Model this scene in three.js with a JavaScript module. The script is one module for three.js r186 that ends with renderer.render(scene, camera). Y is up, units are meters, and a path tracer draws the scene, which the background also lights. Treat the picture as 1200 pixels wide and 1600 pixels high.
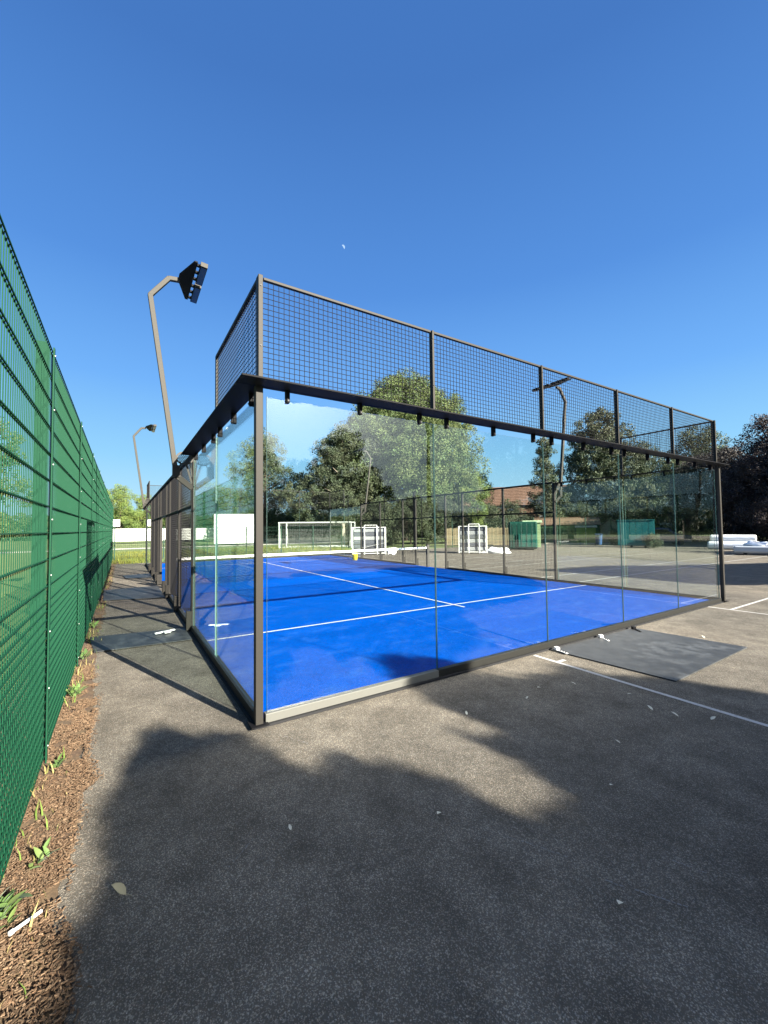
import * as THREE from 'three';
import { mergeGeometries } from 'three/addons/utils/BufferGeometryUtils.js';
import { RoundedBoxGeometry } from 'three/addons/geometries/RoundedBoxGeometry.js';

// ---------------------------------------------------------------- camera, sky, sun, exposure
const scene = new THREE.Scene();
const camera = new THREE.PerspectiveCamera(102.68, 0.75, 0.05, 6000);
camera.position.set(-1.0226, 1.7074, 3.6562);
camera.rotation.set(0.0388, -0.5681, -0.0118, 'YXZ');

const renderer = new THREE.WebGLRenderer({ antialias: true });
renderer.toneMapping = THREE.LinearToneMapping;
const EXPOSURE = 5.5;
renderer.toneMappingExposure = EXPOSURE;
renderer.shadowMap.enabled = true;

const SUN = new THREE.Vector3(0.70, 1, 2.05);            // what a metre of height throws: 0.7 m to -x, 2.05 m to -z
const SUN_DIR = SUN.clone().normalize();
{
  const W = 1024, H = 512, d = new Float32Array(W * H * 4);
  const table = [[0, 0.55, 0.84, 1.0], [4, 0.46, 0.79, 1.0], [9, 0.31, 0.67, 1.0], [18, 0.175, 0.46, 0.97], [30, 0.098, 0.295, 0.76], [48, 0.062, 0.195, 0.555], [90, 0.048, 0.155, 0.46]];
  for (let j = 0; j < H; j++) {
    const el = ((j + 0.5) / H - 0.5) * Math.PI, deg = Math.max(0, el * 180 / Math.PI);
    let k = 0; while (k < table.length - 2 && deg > table[k + 1][0]) k++;
    const a = table[k], b = table[k + 1]; let f = Math.min(1, Math.max(0, (deg - a[0]) / (b[0] - a[0])));
    const base = [1, 2, 3].map((c) => a[c] + (b[c] - a[c]) * f);
    for (let i = 0; i < W; i++) {
      const az = ((i + 0.5) / W - 0.5) * 2 * Math.PI;
      const c = Math.cos(el) * Math.cos(az) * SUN_DIR.x + Math.sin(el) * SUN_DIR.y + Math.cos(el) * Math.sin(az) * SUN_DIR.z;
      const th = Math.acos(Math.min(1, Math.max(-1, c))) * 180 / Math.PI;
      const glow = 21 * Math.exp(-th / 7.6);            // the bright air round the sun
      const o = (j * W + i) * 4;
      d[o] = (base[0] + glow * 1.0) / EXPOSURE; d[o + 1] = (base[1] + glow * 0.97) / EXPOSURE; d[o + 2] = (base[2] + glow * 0.88) / EXPOSURE; d[o + 3] = 1;
    }
  }
  const t = new THREE.DataTexture(d, W, H, THREE.RGBAFormat, THREE.FloatType);
  t.mapping = THREE.EquirectangularReflectionMapping; t.magFilter = THREE.LinearFilter; t.minFilter = THREE.LinearFilter; t.needsUpdate = true;
  scene.background = t; scene.environment = t;
}
const sun = new THREE.DirectionalLight(new THREE.Color(1, 0.93, 0.80), 5.0);
sun.position.copy(SUN_DIR).multiplyScalar(150); sun.target.position.set(8, 0, -8);
sun.position.add(sun.target.position); sun.castShadow = true; sun.shadow.radius = 0.22;
sun.shadow.mapSize.set(4096, 4096);
Object.assign(sun.shadow.camera, { left: -60, right: 60, top: 60, bottom: -60, near: 1, far: 320 });
scene.add(sun, sun.target);

// ---------------------------------------------------------------- helpers
function mulberry(a) { return () => { a |= 0; a = a + 0x6D2B79F5 | 0; let t = Math.imul(a ^ a >>> 15, 1 | a); t = t + Math.imul(t ^ t >>> 7, 61 | t) ^ t; return ((t ^ t >>> 14) >>> 0) / 4294967296; }; }
const R0 = mulberry(7);
const hash = (x, y, z) => { let h = Math.imul(x, 374761393) ^ Math.imul(y, 668265263) ^ Math.imul(z, 2147483647 ^ 0x5bd1e995); h = Math.imul(h ^ h >>> 13, 1274126177); return ((h ^ h >>> 16) >>> 0) / 4294967296; };
const sm = (t) => t * t * (3 - 2 * t), lerp = (a, b, t) => a + (b - a) * t;
function noise3(x, y, z) {
  const i = Math.floor(x), j = Math.floor(y), k = Math.floor(z), u = sm(x - i), v = sm(y - j), w = sm(z - k);
  const L = (kk) => lerp(lerp(hash(i, j, kk), hash(i + 1, j, kk), u), lerp(hash(i, j + 1, kk), hash(i + 1, j + 1, kk), u), v);
  return lerp(L(k), L(k + 1), w);
}
const fbm = (x, y, z = 0, n = 4) => { let s = 0, a = 0.5, t = 0; for (let k = 0; k < n; k++) { s += a * noise3(x, y, z + k * 17); t += a; a /= 2; x *= 2.03; y *= 2.03; } return s / t; };
// tileable value noise on a grid of p cells
const tile2 = (u, v, p, seed) => { const x = u * p, y = v * p, i = Math.floor(x), j = Math.floor(y), a = sm(x - i), b = sm(y - j), m = (q) => ((q % p) + p) % p;
  return lerp(lerp(hash(m(i), m(j), seed), hash(m(i + 1), m(j), seed), a), lerp(hash(m(i), m(j + 1), seed), hash(m(i + 1), m(j + 1), seed), a), b); };

const names = new Map();
function numbered(n) { const k = names.get(n) ?? 0; names.set(n, k + 1); return k ? `${n}_${String(k).padStart(3, '0')}` : n; }
function shade(o) { o.castShadow = true; o.receiveShadow = true; return o; }
function thing(name, label, category, pos = [0, 0, 0], turn = 0, group) {
  const o = new THREE.Group(); o.name = numbered(name); o.position.set(...pos); o.rotation.y = turn;
  o.userData = { label, category }; if (group) o.userData.group = group; scene.add(o); return o;
}
function part(name, geo, mat, parent, label) {
  const g = Array.isArray(geo) ? (geo.length > 1 ? mergeGeometries(geo.map((q) => { const n = q.index ? q.toNonIndexed() : q; for (const k of Object.keys(n.attributes)) if (!['position', 'normal', 'uv'].includes(k)) n.deleteAttribute(k); return n; })) : geo[0]) : geo;
  const m = shade(new THREE.Mesh(g, mat)); m.name = name; if (label) m.userData.label = label; parent.add(m); return m;
}
function struct(name, geo, mat) { const m = part(name, geo, mat, scene); m.userData.kind = 'structure'; return m; }
const box = (x0, y0, z0, x1, y1, z1) => { const g = new THREE.BoxGeometry(Math.abs(x1 - x0), Math.abs(y1 - y0), Math.abs(z1 - z0)); g.translate((x0 + x1) / 2, (y0 + y1) / 2, (z0 + z1) / 2); return g; };
const rbox = (x0, y0, z0, x1, y1, z1, r = 0.006) => { const g = new RoundedBoxGeometry(Math.abs(x1 - x0), Math.abs(y1 - y0), Math.abs(z1 - z0), 1, r); g.translate((x0 + x1) / 2, (y0 + y1) / 2, (z0 + z1) / 2); return g; };
function bar(a, b, w, h = w, r = 0) {
  const A = new THREE.Vector3(...a), B = new THREE.Vector3(...b), d = B.clone().sub(A), L = d.length();
  const g = r ? new RoundedBoxGeometry(w, L, h, 1, r) : new THREE.BoxGeometry(w, L, h);
  g.applyQuaternion(new THREE.Quaternion().setFromUnitVectors(new THREE.Vector3(0, 1, 0), d.normalize()));
  g.translate((A.x + B.x) / 2, (A.y + B.y) / 2, (A.z + B.z) / 2); return g;
}
function rod(a, b, r0, r1 = r0, n = 8, open = false) {
  const A = new THREE.Vector3(...a), B = new THREE.Vector3(...b), d = B.clone().sub(A), L = d.length();
  const g = new THREE.CylinderGeometry(r1, r0, L, n, 1, open);
  g.applyQuaternion(new THREE.Quaternion().setFromUnitVectors(new THREE.Vector3(0, 1, 0), d.normalize()));
  g.translate((A.x + B.x) / 2, (A.y + B.y) / 2, (A.z + B.z) / 2); return g;
}
// many straight wires in one geometry: four faces each, no caps
function wires(list, r) {
  const n = list.length, p = new Float32Array(n * 24 * 3), nm = new Float32Array(n * 24 * 3);
  const d = new THREE.Vector3(), u = new THREE.Vector3(), v = new THREE.Vector3(); let o = 0;
  for (const w of list) {
    const rr = w[6] ?? r;
    d.set(w[3] - w[0], w[4] - w[1], w[5] - w[2]).normalize();
    u.set(0, 1, 0); if (Math.abs(d.y) > 0.9) u.set(1, 0, 0);
    v.crossVectors(d, u).normalize(); u.crossVectors(v, d).normalize();
    for (let k = 0; k < 4; k++) {
      const c = [[1, 1], [-1, 1], [-1, -1], [1, -1]], a = c[k], b = c[(k + 1) % 4];
      const off = (q) => [(u.x * q[0] + v.x * q[1]) * rr, (u.y * q[0] + v.y * q[1]) * rr, (u.z * q[0] + v.z * q[1]) * rr];
      const A = off(a), B = off(b), m = [(a[0] + b[0]) / 2, (a[1] + b[1]) / 2];
      const N = [u.x * m[0] + v.x * m[1], u.y * m[0] + v.y * m[1], u.z * m[0] + v.z * m[1]];
      const P = [[w[0] + A[0], w[1] + A[1], w[2] + A[2]], [w[0] + B[0], w[1] + B[1], w[2] + B[2]], [w[3] + B[0], w[4] + B[1], w[5] + B[2]], [w[3] + A[0], w[4] + A[1], w[5] + A[2]]];
      for (const q of [0, 1, 2, 0, 2, 3]) { p.set(P[q], o); nm.set(N, o); o += 3; }
    }
  }
  const g = new THREE.BufferGeometry(); g.setAttribute('position', new THREE.BufferAttribute(p, 3)); g.setAttribute('normal', new THREE.BufferAttribute(nm, 3)); return g;
}
function tex(size, fn, srgb = true, rep = 1) {
  const d = new Uint8Array(size * size * 4);
  for (let j = 0; j < size; j++) for (let i = 0; i < size; i++) {
    const c = fn((i + 0.5) / size, (j + 0.5) / size, i, j), o = (j * size + i) * 4;
    for (let k = 0; k < 3; k++) { const x = Math.min(1, Math.max(0, c[k])); d[o + k] = 255 * (srgb ? (x <= 0.0031308 ? 12.92 * x : 1.055 * Math.pow(x, 1 / 2.4) - 0.055) : x); }
    d[o + 3] = 255;
  }
  const t = new THREE.DataTexture(d, size, size); t.wrapS = t.wrapT = THREE.RepeatWrapping; t.magFilter = THREE.LinearFilter; t.minFilter = THREE.LinearMipmapLinearFilter; t.generateMipmaps = true;
  if (srgb) t.colorSpace = THREE.SRGBColorSpace; t.repeat.set(rep, rep); t.needsUpdate = true; return t;
}
const std = (r, g, b, roughness = 0.8, extra = {}) => new THREE.MeshPhysicalMaterial({ specularIntensity: 0.4, color: new THREE.Color().setRGB(r, g, b), roughness, ...extra });
function planeUV(g) { const p = g.attributes.position, uv = new Float32Array(p.count * 2); for (let i = 0; i < p.count; i++) { uv[2 * i] = p.getX(i); uv[2 * i + 1] = p.getZ(i); } g.setAttribute('uv', new THREE.BufferAttribute(uv, 2)); return g; }
function flat(shapePts, y, holes) { const s = new THREE.Shape(shapePts.map(([x, z]) => new THREE.Vector2(x, -z))); const g = new THREE.ShapeGeometry(s); g.rotateX(-Math.PI / 2); g.translate(0, y, 0); return planeUV(g); }
function gridSheet(x0, z0, x1, z1, step, y) { const nx = Math.max(1, Math.round((x1 - x0) / step)), nz = Math.max(1, Math.round((z1 - z0) / step)); const g = new THREE.PlaneGeometry(x1 - x0, z1 - z0, nx, nz); g.rotateX(-Math.PI / 2); g.translate((x0 + x1) / 2, y, (z0 + z1) / 2); return planeUV(g); }
function vcol(g, fn) { const p = g.attributes.position, c = new Float32Array(p.count * 3); for (let i = 0; i < p.count; i++) c.set(fn(p.getX(i), p.getY(i), p.getZ(i)), 3 * i); g.setAttribute('color', new THREE.BufferAttribute(c, 3)); return g; }

// ---------------------------------------------------------------- materials
const asphaltTex = (() => {
  const S = 2048, r = mulberry(11), v = new Float32Array(S * S).fill(0.40), w = new Float32Array(S * S).fill(0);
  // aggregate: many small stones of different tone pressed in a dark binder; the sheet is 3.2 m across
  const N = 300000;
  for (let k = 0; k < N; k++) {
    const cx = r() * S, cy = r() * S, rr = 0.8 + r() * r() * 2.0, tone = 0.5 + r() * 0.85, pale = r() < 0.004 ? 2.4 : 1, st = 0.7 + r() * 0.6, an = r() * 3.14, ca = Math.cos(an), sa = Math.sin(an);
    for (let y = Math.floor(cy - rr - 1); y <= cy + rr + 1; y++) for (let x = Math.floor(cx - rr - 1); x <= cx + rr + 1; x++) {
      const dx = ((x - cx) * ca + (y - cy) * sa) * st, dy = (-(x - cx) * sa + (y - cy) * ca) / st, q = dx * dx + dy * dy;
      if (q < rr * rr) { const o = ((y + S) % S) * S + ((x + S) % S); v[o] = tone * pale; w[o] = Math.sqrt(1 - q / (rr * rr)); }
    }
  }
  const col = tex(S, (u, t, i, j) => { const a = v[j * S + i] * (0.80 + 0.40 * tile2(u, t, 17, 5)) * (0.86 + 0.28 * tile2(u, t, 70, 6)); const warm = 0.94 + 0.12 * tile2(u, t, 512, 9); return [0.56 * a * warm, 0.545 * a, 0.52 * a / warm]; });
  const bump = tex(S, (u, t, i, j) => { const a = w[j * S + i]; return [a, a, a]; }, false);
  return [col, bump];
})();
for (const t of asphaltTex) t.repeat.set(1 / 3.2, 1 / 3.2);
const M = {};
M.asphalt = new THREE.MeshPhysicalMaterial({ specularIntensity: 0.35, map: asphaltTex[0], bumpMap: asphaltTex[1], bumpScale: 0.0035, roughness: 0.93, vertexColors: true, color: new THREE.Color().setRGB(0.385, 0.352, 0.300) });
const turfTex = tex(1024, (u, v) => { const f = 0.62 * tile2(u, v, 400, 1) + 0.38 * tile2(u, v, 180, 2); const st = tile2(u * 1, v, 60, 4); const k = 0.62 + 0.6 * f + 0.16 * (st - 0.5); return [k * 0.72, k * 0.72, k * 0.72]; });
turfTex.repeat.set(1 / 2.3, 1 / 2.3);
M.turf = new THREE.MeshPhysicalMaterial({ map: turfTex, bumpMap: turfTex, bumpScale: 0.004, roughness: 1, specularIntensity: 0.0, vertexColors: true });
const soilTex = tex(1024, (u, v) => {
  const a = tile2(u, v, 300, 21), b = tile2(u, v, 90, 22), c = tile2(u, v, 14, 23), k = 0.35 + 0.9 * a * b + 0.35 * c;
  return [0.09 * k, (0.051 + 0.01 * c) * k, 0.028 * k];
}); soilTex.repeat.set(1 / 1.3, 1 / 1.3);
M.soil = new THREE.MeshStandardMaterial({ map: soilTex, bumpMap: soilTex, bumpScale: 0.012, roughness: 1 });
const grassTex = tex(1024, (u, v) => { const a = tile2(u, v, 420, 31), b = tile2(u, v, 60, 32), c = tile2(u, v, 9, 33), k = 0.45 + 0.6 * a + 0.35 * b; return [(0.062 + 0.04 * c) * k, (0.105 + 0.02 * c) * k, 0.022 * k]; });
grassTex.repeat.set(1 / 5, 1 / 5);
M.grass = new THREE.MeshStandardMaterial({ map: grassTex, bumpMap: grassTex, bumpScale: 0.03, roughness: 1 });
const scuff = tex(512, (u, v) => { const k = 0.72 + 0.5 * tile2(u, v, 9, 41) * tile2(u, v, 40, 42) + 0.12 * tile2(u, v, 200, 43); return [k, k, k]; });
M.steel = std(0.024, 0.022, 0.019, 0.55, { specularIntensity: 0.25 });
M.steelDark = std(0.006, 0.006, 0.007, 0.6, { specularIntensity: 0.12 });
M.wire = std(0.008, 0.008, 0.009, 0.7, { specularIntensity: 0.1 });
M.rail = std(0.014, 0.014, 0.0125, 0.5, { specularIntensity: 0.25 });
M.railPale = std(0.105, 0.105, 0.095, 0.45, { metalness: 0.2 });  // base rail near the corner: bright reflection painted in as a paler colour
M.rubber = std(0.015, 0.015, 0.016, 0.8);
M.bolt = std(0.35, 0.35, 0.34, 0.4, { metalness: 0.7 });
M.boltDark = std(0.02, 0.02, 0.02, 0.5, { metalness: 0.4 });
M.glass = new THREE.MeshPhysicalMaterial({ color: new THREE.Color().setRGB(0.955, 0.985, 0.972), roughness: 0, metalness: 0, transmission: 1, thickness: 0, ior: 1.45 });
M.glassEdge = std(0.07, 0.13, 0.115, 0.3, { specularIntensity: 0.3 });
M.white = std(0.62, 0.62, 0.60, 0.6);
M.linePaint = std(0.62, 0.61, 0.58, 0.85);
M.fence = std(0.0045, 0.038, 0.0185, 0.6, { specularIntensity: 0.2 });
M.fencePost = std(0.0055, 0.039, 0.0195, 0.6, { specularIntensity: 0.2 });
M.bark = std(0.05, 0.04, 0.03, 0.95);
M.plastic = new THREE.MeshPhysicalMaterial({ color: new THREE.Color().setRGB(0.72, 0.74, 0.76), roughness: 0.35, clearcoat: 0.4, clearcoatRoughness: 0.3 });

// ---------------------------------------------------------------- the setting
struct('ground_grass', gridSheet(-400, -500, 500, 400, 100, -0.03), M.grass);
// asphalt yard: its left edge crumbles along the fence
const edge = [[-1.39, -21.6], [-1.35, -8.43], [-1.35, -5.29], [-1.38, -3.15], [-1.24, -1.76], [-1.23, -1.04], [-1.24, -0.27], [-1.16, 0.12], [-1.17, 0.19], [-1.24, 0.27], [-1.23, 0.62], [-1.24, 0.89], [-1.25, 1.11], [-1.28, 1.24], [-1.18, 1.47], [-1.17, 1.7], [-1.2, 3], [-1.22, 8]];
{
  const left = [], r = mulberry(5);
  for (let k = 0; k + 1 < edge.length; k++) { const [a, b] = [edge[k], edge[k + 1]], n = Math.max(1, Math.round(Math.abs(b[1] - a[1]) / 0.03)); for (let i = 0; i < n; i++) { const f = i / n, z = lerp(a[1], b[1], f); left.push([lerp(a[0], b[0], f) + (r() - 0.5) * 0.028 + (fbm(z * 4, 3) - 0.5) * 0.07, z]); } }
  left.push([-1.2, 8]);
  // the near yard as a fine sheet so that worn patches can be coloured in, cut by the crumbled edge
  const shape = [...left, [-1.2, 30], [70, 30], [70, -6], [52, -15], [30, -23], [13, -22], [5, -21.8]];
  const far = flat(shape, -0.004);
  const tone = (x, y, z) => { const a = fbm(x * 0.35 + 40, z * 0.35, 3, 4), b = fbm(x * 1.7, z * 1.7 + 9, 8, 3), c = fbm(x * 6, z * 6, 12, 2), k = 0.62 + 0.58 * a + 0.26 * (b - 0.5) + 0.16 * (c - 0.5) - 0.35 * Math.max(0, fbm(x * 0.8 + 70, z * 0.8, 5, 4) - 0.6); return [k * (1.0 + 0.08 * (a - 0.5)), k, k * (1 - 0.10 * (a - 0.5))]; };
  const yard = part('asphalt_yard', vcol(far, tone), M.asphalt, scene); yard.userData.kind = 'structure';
  // near sheet: clip grid columns to the crumbled edge
  const near = gridSheet(-1, -10, 16, 6, 0.14, 0);
  const pz = near.attributes.position;
  const xAt = (z) => { for (let k = 0; k + 1 < left.length; k++) if (z >= left[k][1] && z <= left[k + 1][1]) return lerp(left[k][0], left[k + 1][0], (z - left[k][1]) / Math.max(1e-6, left[k + 1][1] - left[k][1])); return -1.2; };
  for (let i = 0; i < pz.count; i++) if (pz.getX(i) < -0.999) pz.setX(i, -0.999);
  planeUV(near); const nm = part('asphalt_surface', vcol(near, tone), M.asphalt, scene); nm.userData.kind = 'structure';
  const strip = []; const uvv = []; const Z0 = -10, Z1 = 6, dz = 0.02, n = Math.round((Z1 - Z0) / dz);
  const pos = [], nor = [], idx = [];
  for (let i = 0; i <= n; i++) { const z = Z0 + i * dz, x = xAt(z); for (const [px, py] of [[x - 0.012, -0.012], [x, -0.001], [x + 0.02, 0.0], [-0.999, 0.0]]) { pos.push(px, py, z); nor.push(0, 1, 0); } }
  for (let i = 0; i < n; i++) for (let c = 0; c < 3; c++) { const a = i * 4 + c, b = a + 4; idx.push(a, b, a + 1, a + 1, b, b + 1); }
  const eg = new THREE.BufferGeometry(); eg.setAttribute('position', new THREE.Float32BufferAttribute(pos, 3)); eg.setAttribute('normal', new THREE.Float32BufferAttribute(nor, 3)); eg.setIndex(idx); planeUV(eg);
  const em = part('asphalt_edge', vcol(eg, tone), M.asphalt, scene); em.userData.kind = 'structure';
}
// bare soil strip with bark litter under the green fence
{
  const g = gridSheet(-1.95, -24, -0.9, 7, 0.07, -0.012), p = g.attributes.position;
  for (let i = 0; i < p.count; i++) { const x = p.getX(i), z = p.getZ(i); p.setY(i, -0.014 + (x < -1.3 ? 0.03 * fbm(x * 5, z * 5, 2, 3) : 0)); }
  g.computeVertexNormals(); struct('soil_strip', g, M.soil);
}
// painted tennis lines
{
  const pale = new THREE.MeshStandardMaterial({ map: (() => { const t = tex(512, (u, v) => { const k = tile2(u, v, 200, 51) * 0.7 + tile2(u, v, 60, 52) * 0.5; const q = k > 0.34 ? 0.34 : 0.18; return [q, q * 0.985, q * 0.95]; }); return t; })(), roughness: 0.9 });
  const ln = (name, x0, z0, x1, z1) => struct(name, planeUV(gridSheet(Math.min(x0, x1), Math.min(z0, z1), Math.max(x0, x1), Math.max(z0, z1), 5, 0.004)), pale);
  const w = 0.026, zc = 0.43, X = (q) => 3.58 + q;
  ln('court_line_baseline', X(-w), 0.09, X(w), zc + 5.485);
  ln('court_line_center_mark', X(w), zc - w, X(0.16), zc + w);
  ln('court_line_service', X(5.6 - w), -0.6, X(5.6 + w), zc + 4.1);
  ln('court_line_center_service', X(5.6 + w), zc - w, X(18.2), zc + w);
  ln('court_line_singles', 10.4, zc - 4.115 - w, X(23.77), zc - 4.115 + w);
  ln('court_line_doubles', 10.4, zc - 5.485 - w, X(23.77), zc - 5.485 + w);
  ln('court_line_far_service', X(18.2), zc - 4.1, X(18.25), zc + 4.1);
  ln('court_line_far_baseline', X(23.77), zc - 5.5, X(23.83), zc + 5.5);
  for (const z of [-8.4, -9.8, -12.7, -18.0]) ln('court_line_next_court', 10.4, z - w, X(23.5), z + w);
  ln('court_line_next_service', X(12.1), -16.7, X(12.15), -9.8);
}
// gravel path beyond the grass, far left
{ const m = std(0.42, 0.39, 0.34, 0.95); struct('park_path', gridSheet(-30, -44.5, 26, -42, 10, -0.02), m); }

// ---------------------------------------------------------------- padel court
const court = thing('padel_court', 'padel court cage with glass end walls, dark mesh and bright blue floor', 'sports court');
{
  // floor: artificial grass
  const g = vcol(gridSheet(0.04, -19.96, 9.96, -0.04, 0.1, 0.035), (x, y, z) => {
    const streak = fbm(x * 0.55, z * 2.6, 4, 4), patch = Math.max(0, fbm(x * 1.3 + 20, z * 3.1, 7, 4) - 0.60) * 2.2, seam = 0.95 + 0.1 * (Math.floor(x / 2) % 2 ? fbm(x, z * 0.3, 2) : 0.5);
    const k = (0.90 + 0.20 * streak) * seam, fleck = Math.max(0, fbm(x * 3.7, z * 8.3, 9, 4) - 0.61) * 3.2, s = Math.min(0.55, patch) * 0.12 + Math.min(0.4, fleck) * 0.35;
    return [0.0003 * k + 0.08 * s, 0.080 * k + 0.15 * s, 0.46 * k + 0.11 * s];
  });
  part('turf_floor', g, M.turf, court, 'bright blue artificial grass floor');
  const lt = std(0.45, 0.46, 0.48, 0.9);
  for (const z of [-3.05, -16.95]) part('court_line', gridSheet(0.05, z - 0.025, 9.95, z + 0.025, 2, 0.041), lt, court);
  part('court_line', gridSheet(4.975, -17.3, 5.025, -2.7, 2, 0.043), lt, court);
  // base rails on rubber feet
  const rail = (x0, z0, x1, z1) => { part('base_rail', rbox(x0, 0.022, z0, x1, 0.098, z1, 0.004), M.rail, court); };
  part('base_rail', rbox(0.045, 0.022, -0.035, 1.998, 0.098, 0.035, 0.004), M.railPale, court, 'first length of base rail, its bright reflection put into the pale colour'); rail(2.0, -0.034, 9.955, 0.034); rail(0.045, -20.035, 9.955, -19.965);
  for (const [x, s] of [[0, -1], [10, 1]]) for (const [a, b] of [[-0.045, -4], [-4, -8.9], [-11.1, -16], [-16, -19.955]]) rail(x - 0.033, a, x + 0.033, b);
  const rub = (x0, z0, x1, z1) => part('rubber_foot', box(x0, 0.001, z0, x1, 0.0215, z1), M.rubber, court);
  rub(-0.06, -0.06, 10.06, 0.06); rub(-0.06, -20.06, 10.06, -19.94); rub(-0.055, -8.9, 0.055, -0.061); rub(9.945, -8.9, 10.055, -0.061); rub(-0.055, -19.939, 0.055, -11.1); rub(9.945, -19.939, 10.055, -11.1);
  // corner posts below the 3 m plate
  for (const [x, z] of [[-0.012, 0.012], [10.06, 0.03], [-0.012, -20.02], [10.06, -20.03]]) {
    part('corner_post', rbox(x - 0.033, 0.022, z - 0.035, x + 0.033, 2.985, z + 0.035, 0.006), M.steel, court);
    part('foot_plate', box(x - 0.075, 0.0225, z - 0.075, x + 0.075, 0.032, z + 0.075), M.steelDark, court);
  }
  // glass panes, each with ground edges and clamps
  const pane = (x0, z0, x1, z1) => {
    const t = 0.006, along = Math.abs(x1 - x0) > Math.abs(z1 - z0);
    const p = part('glass_pane', along ? box(x0, 0.1, z0 - t, x1, 2.905, z0 + t) : box(x0 - t, 0.1, z0, x0 + t, 2.905, z1), M.glass, court);
    const e = (a, b, c, d, f, h) => part('pane_edge', box(a, b, c, d, f, h), M.glassEdge, p), q = 0.0014, tt = t + 0.001;
    const zs = [Math.min(z0, z1), Math.max(z0, z1)];
    if (along) { e(x0 - q, 0.1, z0 - tt, x0, 2.905, z0 + tt); e(x1, 0.1, z0 - tt, x1 + q, 2.905, z0 + tt); }
    else { e(x0 - tt, 0.1, zs[0] - q, x0 + tt, 2.905, zs[0]); e(x0 - tt, 0.1, zs[1], x0 + tt, 2.905, zs[1] + q); }
    for (const f of [0.1, 0.5, 0.9]) {
      const x = lerp(x0, x1, f), z = lerp(z0, z1, f);
      const cl = part('glass_clamp', [along ? rbox(x - 0.017, 2.875, z - 0.028, x + 0.017, 2.993, z + 0.028, 0.005) : rbox(x - 0.028, 2.875, z - 0.017, x + 0.028, 2.993, z + 0.017, 0.005)], M.steelDark, court);
      part('clamp_bolt', along ? rod([x, 2.895, z + 0.0285], [x, 2.895, z + 0.036], 0.009) : rod([x - 0.036, 2.895, z], [x - 0.0285, 2.895, z], 0.009), M.boltDark, cl);
    }
  };
  for (let k = 0; k < 5; k++) { pane(2 * k + (k ? 0.006 : 0.065), 0, 2 * k + (k < 4 ? 1.994 : 1.94), 0); pane(2 * k + (k ? 0.006 : 0.065), -20, 2 * k + (k < 4 ? 1.994 : 1.94), -20); }
  for (const x of [0, 10]) for (const a of [-0.006, -2.006, -16.046, -18.006]) pane(x, a - (a > -0.1 ? 0.06 : 0), x, a - 1.94);
  // the flat 3 m plate that runs round the cage
  const pl = 0.2, plate = (x0, z0, x1, z1) => part('wall_plate', rbox(x0, 2.994, z0, x1, 3.012, z1, 0.004), M.steelDark, court);
  plate(-pl, 0.0, 10.2, pl); plate(-pl, -20.16, 10.2, -20.0);
  plate(-pl, -4.04, 0.03, -0.002); plate(9.97, -4.04, 10.2, -0.002); plate(-pl, -19.998, 0.03, -15.96); plate(9.97, -19.998, 10.2, -15.96);
  part('wall_plate', rbox(-0.03, 2.994, -0.05, 10.03, 3.012, -0.002, 0.004), M.steelDark, court);
  // upper posts, rails and mesh, 3 to 4 m
  const meshPanel = (x0, z0, x1, z1, y0, y1, r = 0.0022, s = 0.05) => {
    const L = Math.hypot(x1 - x0, z1 - z0), n = Math.round(L / s), m = Math.round((y1 - y0) / s), w = [];
    for (let i = 1; i < n; i++) { const f = i / n; w.push([lerp(x0, x1, f), y0, lerp(z0, z1, f), lerp(x0, x1, f), y1, lerp(z0, z1, f)]); }
    for (let j = 1; j < m; j++) { const y = lerp(y0, y1, j / m); w.push([x0, y, z0, x1, y, z1]); }
    part('mesh_panel', wires(w, r), M.wire, court);
  };
  const upPost = (x, z, w = 0.03) => { const p = part('upper_post', rbox(x - w * 0.6, 3.013, z - w * 1.25, x + w * 0.6, 4.0, z + w * 1.25, 0.003), M.steel, court); for (const y of [3.35, 3.9]) part('bolt', rod([x, y, z + w * 1.25], [x, y, z + w * 1.25 + 0.006], 0.007), M.boltDark, p); };
  for (const z of [-0.0, -20]) {
    for (let k = 0; k <= 5; k++) upPost(2 * k, z, k % 5 ? 0.024 : 0.034);
    for (let k = 0; k < 5; k++) { part('top_rail', rbox(2 * k + (k ? 0.024 : 0.034), 3.972, z - 0.018, 2 * k + 2 - (k < 4 ? 0.024 : 0.034), 3.998, z + 0.018, 0.004), M.steel, court); meshPanel(2 * k + 0.03, z, 2 * k + 1.97, z, 3.013, 3.965); }
  }
  for (const x of [0, 10]) for (const [a, b] of [[0, -2], [-20, -18]]) {
    const s = Math.sign(b - a); upPost(x, b, 0.024);
    part('top_rail', rbox(x - 0.018, 3.965, a + s * 0.034, x + 0.018, 3.998, b - s * 0.024, 0.004), M.steel, court); meshPanel(x, a + s * 0.034, x, b - s * 0.024, 3.013, 3.965);
  }
  // mesh side walls with posts; two open doorways beside the net
  for (const [x, s] of [[0, -1], [10, 1]]) {
    for (const z of [-4.03, -6, -8, -9, -11, -12, -14, -15.97]) {
      const p = part('side_post', rbox(x - 0.035, 0.022, z - 0.03, x + 0.035, 2.995, z + 0.03, 0.005), M.steel, court);
      part('foot_bracket', rbox(x - 0.045 + s * 0.06, 0.022, z - 0.042, x + 0.045 + s * 0.06, 0.34, z + 0.042, 0.006), M.steel, p);
      for (const y of [0.9, 1.45, 2.55]) part('bolt', rod([x + s * 0.035, y, z], [x + s * 0.05, y, z], 0.012), M.boltDark, p);
    }
    part('side_top_rail', rbox(x - 0.03, 2.996, -15.95, x + 0.03, 3.05, -4.05, 0.005), M.steelDark, court);
    const seg = [[-4.06, -5.97], [-6.03, -7.97], [-8.03, -8.97], [-11.03, -11.97], [-12.03, -13.97], [-14.03, -15.94]];
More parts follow.
